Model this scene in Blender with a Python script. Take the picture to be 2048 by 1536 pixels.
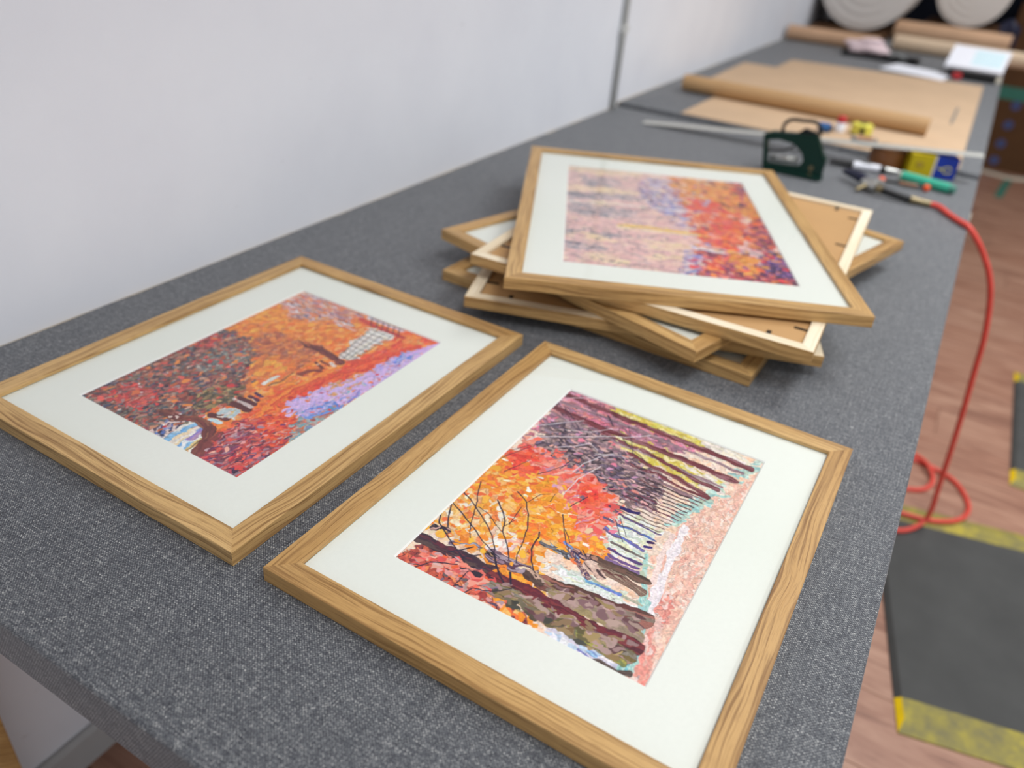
import bpy, bmesh, math, random
import numpy as np
from mathutils import Vector, Matrix

for o in list(bpy.data.objects):
    bpy.data.objects.remove(o)
scene = bpy.context.scene
COL = scene.collection
PI = math.pi
random.seed(7)

# ------------------------------------------------------------------ camera
TZ = 0.81                      # height of the near table top above the floor
cam_d = bpy.data.cameras.new('camera')
cam = bpy.data.objects.new('camera', cam_d)
COL.objects.link(cam)
cam_d.sensor_width = 36.0
cam_d.lens = 27.508            # 1565 px on a 2048 px wide frame
cam_d.clip_start = 0.02
cam_d.dof.use_dof = True
cam_d.dof.focus_distance = 0.74
cam_d.dof.aperture_fstop = 3.0
cam.matrix_world = (Matrix.Translation((0, 0, TZ + 0.5377)) @ Matrix.Rotation(0.47734, 4, 'Z')
                    @ Matrix.Rotation(1.01320, 4, 'X') @ Matrix.Rotation(0.09523, 4, 'Z'))
scene.camera = cam

# ------------------------------------------------------------------ light
world = bpy.data.worlds.new('daylight'); scene.world = world
world.use_nodes = True
bg = world.node_tree.nodes['Background']
bg.inputs[0].default_value = (0.91, 0.95, 1.0, 1)
bg.inputs[1].default_value = 0.62

def ceiling_lamp(x, y, sx, sy, power, col=(0.955, 0.985, 1.0)):
    d = bpy.data.lights.new('ceiling_panel', 'AREA')
    d.shape = 'RECTANGLE'; d.size = sx; d.size_y = sy; d.energy = power; d.color = col
    d.spread = math.radians(138)
    o = bpy.data.objects.new('ceiling_panel', d); COL.objects.link(o)
    o.location = (x, y, 2.68)
    return o
for lx, ly, pw in ((0.40, 0.5, 13), (0.40, 2.5, 21), (0.40, 4.9, 11), (1.6, 1.2, 13), (1.6, 3.6, 12)):
    ceiling_lamp(lx, ly, 0.6, 1.2, pw)

scene.view_settings.view_transform = 'Standard'
scene.view_settings.look = 'None'
scene.view_settings.exposure = 0.11
scene.view_settings.gamma = 1.0
scene.view_settings.use_curve_mapping = False

# ------------------------------------------------------------------ helpers
def s2l(c):
    return tuple((v / 12.92 if v <= .04045 else ((v + .055) / 1.055) ** 2.4) for v in c)
def rgb(r, g, b):
    return s2l((r / 255., g / 255., b / 255.)) + (1.0,)

class NT:
    """small node-tree writer"""
    def __init__(self, name, rough=.6, spec=.3):
        self.m = bpy.data.materials.new(name); self.m.use_nodes = True
        self.t = self.m.node_tree; self.n = self.t.nodes
        self.b = self.n['Principled BSDF']; self.out = self.n['Material Output']
        self.b.inputs['Roughness'].default_value = rough
        self.b.inputs['Specular IOR Level'].default_value = spec
    def add(self, typ, **kw):
        nd = self.n.new(typ)
        for k, v in kw.items():
            if k.startswith('i_'):
                nd.inputs[k[2:].replace('_', ' ')].default_value = v
            else:
                setattr(nd, k, v)
        return nd
    def l(self, a, b): self.t.links.new(a, b)
    def coords(self, scale=(1, 1, 1), rnd=0.0, kind='Object'):
        tc = self.add('ShaderNodeTexCoord')
        mp = self.add('ShaderNodeMapping'); mp.inputs['Scale'].default_value = scale
        src = tc.outputs[kind]
        if rnd:
            oi = self.add('ShaderNodeObjectInfo')
            mu = self.add('ShaderNodeVectorMath', operation='SCALE'); mu.inputs[0].default_value = (rnd, rnd * .73, rnd * 1.31)
            self.l(oi.outputs['Random'], mu.inputs['Scale'])
            ad = self.add('ShaderNodeVectorMath', operation='ADD')
            self.l(src, ad.inputs[0]); self.l(mu.outputs[0], ad.inputs[1]); src = ad.outputs[0]
        self.l(src, mp.inputs['Vector'])
        return mp.outputs[0]
    def noise(self, vec, scale, detail=3, rough=.55, dist=0.0):
        nd = self.add('ShaderNodeTexNoise')
        nd.inputs['Scale'].default_value = scale; nd.inputs['Detail'].default_value = detail
        nd.inputs['Roughness'].default_value = rough; nd.inputs['Distortion'].default_value = dist
        if vec is not None: self.l(vec, nd.inputs['Vector'])
        return nd.outputs['Fac']
    def ramp(self, fac, stops):
        nd = self.add('ShaderNodeValToRGB'); cr = nd.color_ramp
        while len(cr.elements) < len(stops): cr.elements.new(.5)
        for e, (p, c) in zip(cr.elements, stops):
            e.position = p; e.color = c
        self.l(fac, nd.inputs['Fac'])
        return nd.outputs['Color']
    def math(self, op, a, b=None, c=None):
        nd = self.add('ShaderNodeMath', operation=op)
        for i, v in enumerate((a, b, c)):
            if v is None: continue
            if isinstance(v, (int, float)): nd.inputs[i].default_value = v
            else: self.l(v, nd.inputs[i])
        return nd.outputs[0]
    def mix(self, fac, a, b, blend='MIX'):
        nd = self.add('ShaderNodeMix', data_type='RGBA', blend_type=blend)
        for i, v in ((0, fac), (6, a), (7, b)):
            if isinstance(v, (int, float)): nd.inputs[i].default_value = v
            elif isinstance(v, tuple): nd.inputs[i].default_value = v
            else: self.l(v, nd.inputs[i])
        return nd.outputs[2]
    def color(self, c):
        if isinstance(c, tuple): self.b.inputs['Base Color'].default_value = c
        else: self.l(c, self.b.inputs['Base Color'])
    def bump(self, h, strength=.2, dist=.001):
        nd = self.add('ShaderNodeBump'); nd.inputs['Strength'].default_value = strength; nd.inputs['Distance'].default_value = dist
        self.l(h, nd.inputs['Height']); self.l(nd.outputs[0], self.b.inputs['Normal'])

def plain(name, col, rough=.5, spec=.4, metal=0.0, var=.06, scale=40):
    t = NT(name, rough, spec)
    n = t.noise(t.coords(), scale, 3)
    lo = tuple(max(0, v * (1 - var)) for v in col[:3]) + (1,); hi = tuple(min(1, v * (1 + var)) for v in col[:3]) + (1,)
    t.color(t.ramp(n, [(.3, lo), (.7, hi)]))
    t.b.inputs['Metallic'].default_value = metal
    return t.m

def mat_oak(name, light, mid, dark, rough=.42, contrast=1.0):
    t = NT(name, rough, .35)
    v = t.coords((1, 1, 1), rnd=9.0)
    sep = t.add('ShaderNodeSeparateXYZ'); t.l(v, sep.inputs[0])
    # flowing figure: grain lines run along x, pulled sideways by a slow noise
    slow = t.noise(t.coords((3.0, 8, 8), rnd=9.0), 1.6, 2, .5)
    yy = t.math('ADD', t.math('ADD', sep.outputs[1], t.math('MULTIPLY', sep.outputs[2], .9)), t.math('MULTIPLY', slow, .032))
    def streak(fx, fy, detail, rough_, dist=0.0):
        cb = t.add('ShaderNodeCombineXYZ')
        t.l(t.math('MULTIPLY', sep.outputs[0], fx), cb.inputs[0]); t.l(t.math('MULTIPLY', yy, fy), cb.inputs[1])
        return t.noise(cb.outputs[0], 1.0, detail, rough_, dist)
    band = streak(3.0, 190, 2, .5, .3)
    line = streak(9.0, 520, 2, .55, .2)
    pore = streak(60, 1900, 1, .5)
    tone = t.noise(t.coords((2, 14, 14), rnd=9.0), 1.5, 2)
    c = t.ramp(tone, [(.35, mid), (.65, light)])
    c = t.mix(t.math('MULTIPLY', t.ramp(band, [(.34, (1, 1, 1, 1)), (.50, (0, 0, 0, 1))]), .55 * contrast), c, dark)
    c = t.mix(t.math('MULTIPLY', t.ramp(line, [(.36, (1, 1, 1, 1)), (.47, (0, 0, 0, 1))]), .62 * contrast), c, dark)
    c = t.mix(t.math('MULTIPLY', t.ramp(pore, [(.34, (1, 1, 1, 1)), (.48, (0, 0, 0, 1))]), .30 * contrast), c, dark)
    oi = t.add('ShaderNodeObjectInfo')
    c = t.mix(t.math('MULTIPLY', oi.outputs['Random'], .8), c, rgb(236, 226, 212), 'MULTIPLY')
    t.color(c)
    t.bump(t.math('ADD', line, pore), .25, .0004)
    return t.m

def mat_fabric():
    t = NT('grey_woven_fabric', .62, .5)
    v = t.coords((1, 1, 1))
    sep = t.add('ShaderNodeSeparateXYZ'); t.l(v, sep.inputs[0])
    x, y, z = sep.outputs
    yz = t.math('ADD', y, z); xz = t.math('ADD', x, t.math('MULTIPLY', z, .35))
    def thread(a, b, fa, fb):
        cb = t.add('ShaderNodeCombineXYZ'); t.l(t.math('MULTIPLY', a, fa), cb.inputs[0]); t.l(t.math('MULTIPLY', b, fb), cb.inputs[1])
        return t.noise(cb.outputs[0], 1.0, 2, .6)
    warp = thread(xz, yz, 700, 90)
    weft = thread(xz, yz, 90, 700)
    k = 2 * PI / .0029
    sx = t.math('SINE', t.math('MULTIPLY', xz, k)); sy = t.math('SINE', t.math('MULTIPLY', yz, k))
    over = t.math('MULTIPLY_ADD', t.math('MULTIPLY', sx, sy), .5, .5)
    f = t.math('ADD', t.math('MULTIPLY', warp, t.math('SUBTRACT', 1.0, over)), t.math('MULTIPLY', weft, over))
    grain = t.noise(v, 620, 2, .6)
    slub = t.math('ADD', thread(xz, yz, 520, 16), thread(xz, yz, 16, 520))
    f = t.math('ADD', t.math('ADD', t.math('MULTIPLY', f, .34), t.math('MULTIPLY', grain, .34)), t.math('ADD', t.math('MULTIPLY', slub, .10), t.math('MULTIPLY', over, .12)))
    c = t.ramp(f, [(.37, rgb(20, 22, 31)), (.46, rgb(60, 63, 71)), (.54, rgb(100, 103, 107)), (.66, rgb(208, 208, 204))])
    t.color(c)
    ridge = t.math('ABSOLUTE', t.math('MULTIPLY', sx, sy))
    t.bump(t.math('ADD', t.math('MULTIPLY', ridge, .5), f), .55, .0006)
    t.b.inputs['Sheen Weight'].default_value = .25
    t.b.inputs['Sheen Roughness'].default_value = .5
    return t.m

def mat_wall():
    t = NT('painted_plaster', .75, .25)
    v = t.coords()
    n1 = t.noise(v, 5, 4); n2 = t.noise(v, 260, 3)
    c = t.ramp(n1, [(.3, rgb(230, 232, 239)), (.7, rgb(236, 238, 244))])
    sc = t.noise(t.coords((1, 9, 26)), 3.1, 2, .5)     # faint scuffs
    c = t.mix(t.math('MULTIPLY', t.ramp(sc, [(.73, (0, 0, 0, 1)), (.80, (1, 1, 1, 1))]), .25), c, rgb(165, 160, 158))
    t.color(c)
    t.bump(n2, .25, .0008)
    return t.m

def mat_plank():
    t = NT('laminate_plank', .38, .4)
    v = t.coords((1, 1, 1), rnd=13.0)
    a = t.noise(t.coords((1.6, 12, 12), rnd=13.0), 2.0, 5, .62, 1.2)
    b = t.noise(t.coords((6, 120, 60), rnd=13.0), 1.0, 3, .6)
    c = t.ramp(a, [(.28, rgb(120, 84, 70)), (.45, rgb(166, 124, 104)), (.6, rgb(186, 146, 124)), (.75, rgb(200, 162, 140))])
    c = t.mix(t.math('MULTIPLY', b, .35), c, rgb(128, 88, 72))
    oi = t.add('ShaderNodeObjectInfo')
    c = t.mix(t.math('MULTIPLY', oi.outputs['Random'], .30), c, rgb(215, 180, 165), 'MULTIPLY')
    t.color(c)
    return t.m

def mat_kraft(name, base, var=.10):
    t = NT(name, .7, .25)
    n = t.noise(t.coords((1, 1, 1), rnd=3.0), 7, 4)
    n2 = t.noise(t.coords((40, 400, 40)), 2, 3)
    lo = tuple(v * (1 - var) for v in base[:3]) + (1,); hi = tuple(v * (1 + var) for v in base[:3]) + (1,)
    c = t.ramp(n, [(.3, lo), (.7, hi)])
    c = t.mix(t.math('MULTIPLY', n2, .15), c, lo)
    t.color(c)
    return t.m

def mat_glass():
    t = NT('picture_glazing')
    tr = t.add('ShaderNodeBsdfTransparent'); gl = t.add('ShaderNodeBsdfGlossy'); gl.inputs['Roughness'].default_value = .04
    fr = t.add('ShaderNodeFresnel'); fr.inputs['IOR'].default_value = 1.45
    ge = t.add('ShaderNodeNewGeometry')
    n = t.noise(t.coords(), 3, 1)
    tint = t.ramp(n, [(.3, (.97, .98, .97, 1)), (.7, (.985, .99, .985, 1))]); t.l(tint, tr.inputs['Color'])
    mx = t.add('ShaderNodeMixShader')
    t.l(t.math('MULTIPLY', fr.outputs[0], t.math('SUBTRACT', 1.0, ge.outputs['Backfacing'])), mx.inputs[0])
    t.l(tr.outputs[0], mx.inputs[1]); t.l(gl.outputs[0], mx.inputs[2]); t.l(mx.outputs[0], t.out.inputs['Surface'])
    return t.m

def mat_print():
    t = NT('printed_paper', .5, .3)
    at = t.add('ShaderNodeAttribute'); at.attribute_name = 'Paint'
    t.color(at.outputs['Color'])
    return t.m

M = dict(
    oak=mat_oak('oak_veneer', rgb(218, 181, 124), rgb(200, 161, 104), rgb(124, 86, 46)),
    bare=mat_oak('bare_pale_wood', rgb(248, 238, 216), rgb(242, 228, 200), rgb(214, 192, 152), .65, .6),
    fabric=mat_fabric(), wall=mat_wall(), plank=mat_plank(), glass=mat_glass(), prnt=mat_print(),
    matb=plain('white_mat_board', rgb(241, 242, 236), .8, .2, var=.012, scale=300),
    core=plain('mat_board_core', rgb(252, 252, 250), .8, .2, var=.01),
    mdf=mat_kraft('brown_hardboard', rgb(190, 150, 102), .06),
    kraft=mat_kraft('kraft_paper', rgb(200, 171, 140), .06),
    kraftroll=mat_kraft('kraft_paper_roll', rgb(184, 148, 106), .06),
    card=mat_kraft('cardboard_tube', rgb(206, 168, 136), .08),
    cardpale=mat_kraft('pale_cardboard_tube', rgb(216, 192, 164), .06),
    cardbox=mat_kraft('brown_cardboard', rgb(96, 66, 40), .12),
    board=mat_kraft('chipboard', rgb(196, 176, 140), .1),
    steel=plain('brushed_steel', rgb(196, 196, 192), .35, .5, .85),
    rulerm=plain('satin_aluminium', rgb(206, 206, 200), .45, .5, .55),
    black=plain('black_plastic', rgb(24, 24, 26), .45, .4),
    darkmetal=plain('black_metal', rgb(40, 36, 34), .4, .5, .4),
    brass=plain('dull_brass', rgb(140, 126, 96), .4, .5, .7),
    green=plain('dark_green_enamel', rgb(0, 46, 37), .35, .5),
    teal=plain('teal_plastic', rgb(62, 176, 146), .4, .4),
    tealdk=plain('teal_tape', rgb(66, 128, 112), .5, .3),
    cream=plain('cream_plastic', rgb(228, 222, 204), .5, .3),
    orange=plain('orange_plastic', rgb(238, 92, 44), .45, .4),
    brown=plain('brown_tape_film', rgb(124, 78, 42), .25, .5),
    yellow=plain('yellow_card', rgb(196, 172, 12), .5, .35),
    yellow2=plain('yellow_rubber', rgb(214, 206, 84), .5, .35),
    blue=plain('blue_card', rgb(16, 52, 158), .4, .4),
    blue2=plain('blue_plastic', rgb(40, 92, 150), .4, .4),
    navy=plain('navy_plastic', rgb(14, 20, 52), .4, .5),
    red=plain('red_plastic', rgb(190, 40, 46), .4, .4),
    hose=plain('red_rubber_hose', rgb(222, 78, 66), .38, .45),
    white=plain('white_paper', rgb(240, 242, 250), .7, .25, var=.02),
    cyanp=plain('pale_blue_print', rgb(214, 238, 246), .7, .25, var=.02),
    pink=plain('pale_pink_film', rgb(236, 214, 218), .5, .3, var=.08, scale=60),
    foam=plain('white_foam', rgb(232, 226, 220), .8, .2, var=.02),
    rubber=plain('black_rubber_mat', rgb(72, 72, 71), .7, .3, var=.12, scale=9),
    curtain=plain('dark_curtain_cloth', rgb(24, 28, 38), .9, .1, var=.2, scale=12),
    skirt=plain('grey_baseboard_paint', rgb(176, 176, 176), .45, .4, var=.02),
    conduit=plain('grey_conduit', rgb(206, 206, 202), .5, .3, var=.03),
    grey=plain('grey_plastic', rgb(120, 122, 122), .5, .4),
    ceil=plain('white_ceiling', rgb(236, 236, 234), .9, .1, var=.01),
    bluedot=plain('blue_ink', rgb(78, 90, 136), .6, .3),
)
def mat_worn_yellow():
    t = NT('worn_yellow_edging', .6, .3)
    n = t.noise(t.coords((1, 1, 1)), 26, 6, .7); n2 = t.noise(t.coords(), 6, 2)
    f = t.math('ADD', t.math('MULTIPLY', n, .7), t.math('MULTIPLY', n2, .3))
    t.color(t.ramp(f, [(.34, rgb(116, 110, 80)), (.50, rgb(146, 136, 72)), (.68, rgb(192, 174, 58))]))
    return t.m
M['worn'] = mat_worn_yellow()
M['brightyellow'] = plain('bright_yellow_edge', rgb(238, 200, 22), .45, .4)

def link(o, parent=None):
    COL.objects.link(o)
    if parent is not None: o.parent = parent
    return o
def tag(o, label, cat, group=None):
    o['label'] = label; o['category'] = cat
    if group: o['group'] = group
    return o
def thing(name, label, cat, loc=(0, 0, 0), rz=0.0, group=None):
    o = bpy.data.objects.new(name, None); COL.objects.link(o)
    o.empty_display_size = .05; o.location = loc; o.rotation_euler = (0, 0, rz)
    return tag(o, label, cat, group)
def obj(name, bm, mats, parent=None, smooth=False):
    me = bpy.data.meshes.new(name)
    bmesh.ops.recalc_face_normals(bm, faces=bm.faces)
    bm.to_mesh(me); bm.free()
    for m in (mats if isinstance(mats, (list, tuple)) else [mats]): me.materials.append(m)
    if smooth:
        for p in me.polygons: p.use_smooth = True
    return link(bpy.data.objects.new(name, me), parent)
def struct(name, bm, m, parent=None):
    o = obj(name, bm, m, parent)
    if parent is None: o['kind'] = 'structure'
    return o
def sharp(o, ang=35):
    me = o.data
    for p in me.polygons: p.use_smooth = True
    me.set_sharp_from_angle(angle=math.radians(ang))
    return o
def box(bm, x0, x1, y0, y1, z0, z1, mi=0, bev=0.0, seg=2):
    vs = [bm.verts.new(c) for c in ((x0, y0, z0), (x1, y0, z0), (x1, y1, z0), (x0, y1, z0), (x0, y0, z1), (x1, y0, z1), (x1, y1, z1), (x0, y1, z1))]
    fs = [bm.faces.new([vs[i] for i in q]) for q in ((0, 3, 2, 1), (4, 5, 6, 7), (0, 1, 5, 4), (1, 2, 6, 5), (2, 3, 7, 6), (3, 0, 4, 7))]
    for f in fs: f.material_index = mi
    if bev:
        es = list({e for f in fs for e in f.edges})
        r = bmesh.ops.bevel(bm, geom=es, offset=bev, segments=seg, profile=.6, affect='EDGES')
        for f in r['faces']: f.material_index = mi
    return bm
def mbox(*a, **k): return box(bmesh.new(), *a, **k)
def lathe(prof, n=40, mi=0, bm=None, axis='Z', caps=True, M4=None):
    """prof: [(r, z)] revolved about z"""
    bm = bm or bmesh.new(); rings = []
    for r, z in prof:
        ring = []
        for i in range(n):
            a = 2 * PI * i / n; p = Vector((r * math.cos(a), r * math.sin(a), z))
            if axis == 'X': p = Vector((p.z, p.x, p.y))
            if axis == 'Y': p = Vector((p.y, p.z, p.x))
            if M4: p = M4 @ p
            ring.append(bm.verts.new(p))
        rings.append(ring)
    for a, b in zip(rings, rings[1:]):
        for i in range(n):
            f = bm.faces.new((a[i], a[(i + 1) % n], b[(i + 1) % n], b[i])); f.material_index = mi
    if caps:
        for ring in (rings[0], rings[-1]):
            f = bm.faces.new(ring); f.material_index = mi
    return bm
def tube(bm, pts, r, n=14, mi=0, closed=False, caps=True):
    pts = [Vector(p) for p in pts]; rings = []
    rr = r if isinstance(r, (list, tuple)) else [r] * len(pts)
    N = len(pts); up = Vector((0, 0, 1))
    for i, p in enumerate(pts):
        d = (pts[(i + 1) % N] - pts[i - 1]) if closed else (pts[min(i + 1, N - 1)] - pts[max(i - 1, 0)])
        d.normalize()
        s = d.cross(up)
        if s.length < 1e-3: s = d.cross(Vector((1, 0, 0)))
        s.normalize(); u = s.cross(d)
        rings.append([bm.verts.new(p + rr[i] * (math.cos(2 * PI * k / n) * s + math.sin(2 * PI * k / n) * u)) for k in range(n)])
    seq = list(zip(rings, rings[1:])) + ([(rings[-1], rings[0])] if closed else [])
    for a, b in seq:
        for k in range(n):
            f = bm.faces.new((a[k], a[(k + 1) % n], b[(k + 1) % n], b[k])); f.material_index = mi
    if caps and not closed:
        for ring in (rings[0], rings[-1]): bm.faces.new(ring).material_index = mi
    return bm
def spline(pts, n=8):
    """Catmull-Rom through pts"""
    P = [Vector(p) for p in pts]; P = [P[0] * 2 - P[1]] + P + [P[-1] * 2 - P[-2]]; out = []
    for i in range(1, len(P) - 2):
        for k in range(n):
            t = k / n; a, b, c, d = P[i - 1], P[i], P[i + 1], P[i + 2]
            out.append(.5 * ((2 * b) + (c - a) * t + (2 * a - 5 * b + 4 * c - d) * t * t + (3 * b - a - 3 * c + d) * t ** 3))
    out.append(P[-2]); return out
def prism(bm, poly, z0, z1, mi=0):
    lo = [bm.verts.new((x, y, z0)) for x, y in poly]; hi = [bm.verts.new((x, y, z1)) for x, y in poly]
    n = len(poly)
    fs = [bm.faces.new(lo[::-1]), bm.faces.new(hi)] + [bm.faces.new((lo[i], lo[(i + 1) % n], hi[(i + 1) % n], hi[i])) for i in range(n)]
    for f in fs: f.material_index = mi
    return bm

# ------------------------------------------------------------------ painted prints
PAL = {
'orange': 'f58c32 f5781e f06432 fa9b3c e1552d f5b46e e67d46 f0642d',
'orange2': 'fcaa40 fa962c f07832 faa046 f07828 e6642d f0823c d2643c',
'dark': '3c2d3c 6e2d2d 964637 5a5a5f 6e736e c33c32 8c5a46 46466e b4826e 32283c 786e5a d2a08c a04637 646464 8c503c 465a64 c8786e',
'darkred': 'd23237 e13c37 962d2d 78323c dc5a50 8c4646 c83232 e65a50 b44b4b a08c8c',
'greygreen': '6e6e69 8c8c82 505a5f a0a596 826458 bebeaa 46505a b48c82 64787d d2c8be aa5a50',
'olive': '785a3c 5a5032 8c6e46 463c32 a0825a 6e6450 3c3c37 b4965f',
'leafwhite': 'e1b4aa 231e3c faf0f0 506ebe c8968c 2d2846 dcc8c8 141432 f0d2c8',
'sky': '5aa0e1 f0ebeb aaa0d2 f5d7aa 82b9e6 faf5f0 f0dcc8',
'red': 'eb3c28 f55f28 dc322d fa7832 c8282d f04b32 fa6432',
'redorange': 'f0552d f56e2d e63c28 fa8232 e1462d eb5a2d',
'crimson': 'be2332 962d46 dc3c3c 6e2d3c e66e64 96788c 5a285a f05046 b43c50 c8a0aa 3c2346 e65a46 d24637',
'lav': 'd7aff0 d7afeb b496e1 c3b4dc 788cdc e1bed7 cdaff0 d2aae6 dcb9eb',
'lavblue': '5a82e1 828cdc b4a0e6 466ed2 96aae6 d2b4e6',
'ochre': 'd29650 c8a082 dc8246 b4a096 e6965a cda5d2',
'teal': '6eaabe d2785a 96a0aa e65a3c 5a8cd2 beaa6e aab4b4 dc8c6e 5a96a0 c83c32 b4bebe',
'topright': 'e66446 e6dce6 8c6482 f5874b 6e5f78 d2b4c8 fa9b50 eb6e3c aa829b f08246 f0e6eb',
'brownor': 'd2643c b4553c e17d46 965046 c88264 e6823c a04b3c',
'peach': 'fad7c3 fac8aa f5e1d2 f5be9b fadcc8 f0d2c8',
'borange': 'fa911e f57823 ffa528 fabe6e f56432 fa8728 ffaf32',
'borangep': 'fa9b32 fce1be f57d28 faf0e1 fac382 f56e3c ffaf3c fbd2a5',
'bpink': 'f06e64 eb5050 f59682 f05a32 e69696 f0826e ff6450 f5aa96',
'bred': 'eb3c2d f5503c e62d32 f06446 ff5a32',
'bwhite': 'faebe1 f5b4aa f0c8c3 fadcd2 e6d2e1 f5967d fff5eb',
'upink': 'f07896 eb8caa d796be 966478 5f465a e6a0a0 f08c82 c8829b e66e82 7d5a6e',
'twig': '6e555a 3c2d3c aa8c96 463c5a c8a0a5 8c6e6e e6b4af 5a4b50 2d2332 b49691 786482',
'yellow': 'd2be3c e1be50 ebd796 c8c35a dcc850 f0e1b4 c8aa32',
'yelpale': 'f0e1c8 ebdcc8 e1cdaf f0e6dc dcd2be ead7d7',
'palegr': 'd7e1cd e6e6e1 ebf0eb c8dcd2 dcdcb4 f0ebf0',
'path': 'f0bea5 eeafa0 f5cdbe eba091 f2d7cd f0b9aa f5c8b4 ebaa96',
'pathred': 'eb9687 f0a596 e67d73 f5beaf f0d2cd eb8c82',
'tealB': 'a0cdc8 b4d2c8 8cbebe bed7cd 96c8cd b4c3aa c8dcd2',
'_old': '82bebe 96c8c3 6eaaaf aad2c8 5aa0b4 a5b496 b9d2c3',
'lavwhite': 'e6dceb f0ebf5 d7cde6 fafafa b4cdeb e6d7dc',
'birchdot': '5a5a69 6e646e 46465a 826e73 505564',
'fence': 'e6dcd7 f0e6e1 dcd2d7 ebd7c3 d7d7d7',
'twigm': '9b7878 78555a aa8c82 8c6e50 5a373c b4918c 967d50',
'dkred': 'c8503c a03237 e6644b 6e2d37 f07850 b4463c dc5a46 fa8c50',
'birch': 'ebb4af e6aaaa f0c3b4 d7a5a8 ebbeb9 f5d2b4 e6afaf f0b9b4 c8a5aa',
'birchgrey': 'b4a0a5 828291 c8aaaf a0969f 696e7d d2b4b9 e1bebe ebc3be',
'birchyel': 'f0cda5 f5d7aa f0c3a5 f5d2b4 f0c8b4 ebb9aa',
'cred': 'f0643c f57d37 eb463c f5965a e63c46 f08246 d24b55 f05046',
'corange': 'e68c3c f09b3c dc7832 e6825a f0aa5a c86e3c',
'cblue': '9b96cd 6464aa c3bedc 965a96 b4afd2 ebc8c3 78466e e6b9b4 f0d2c8 a0a0d2',
'cdark': '823246 502d41 b94650 9b4b78 463250 d7645f c86482 e17d5a 6e3750 d25055',
'cnavy': '3c2d5a 46326e 2d2846 8c5a96 5a3c5a 64466e b478b4'}
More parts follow.
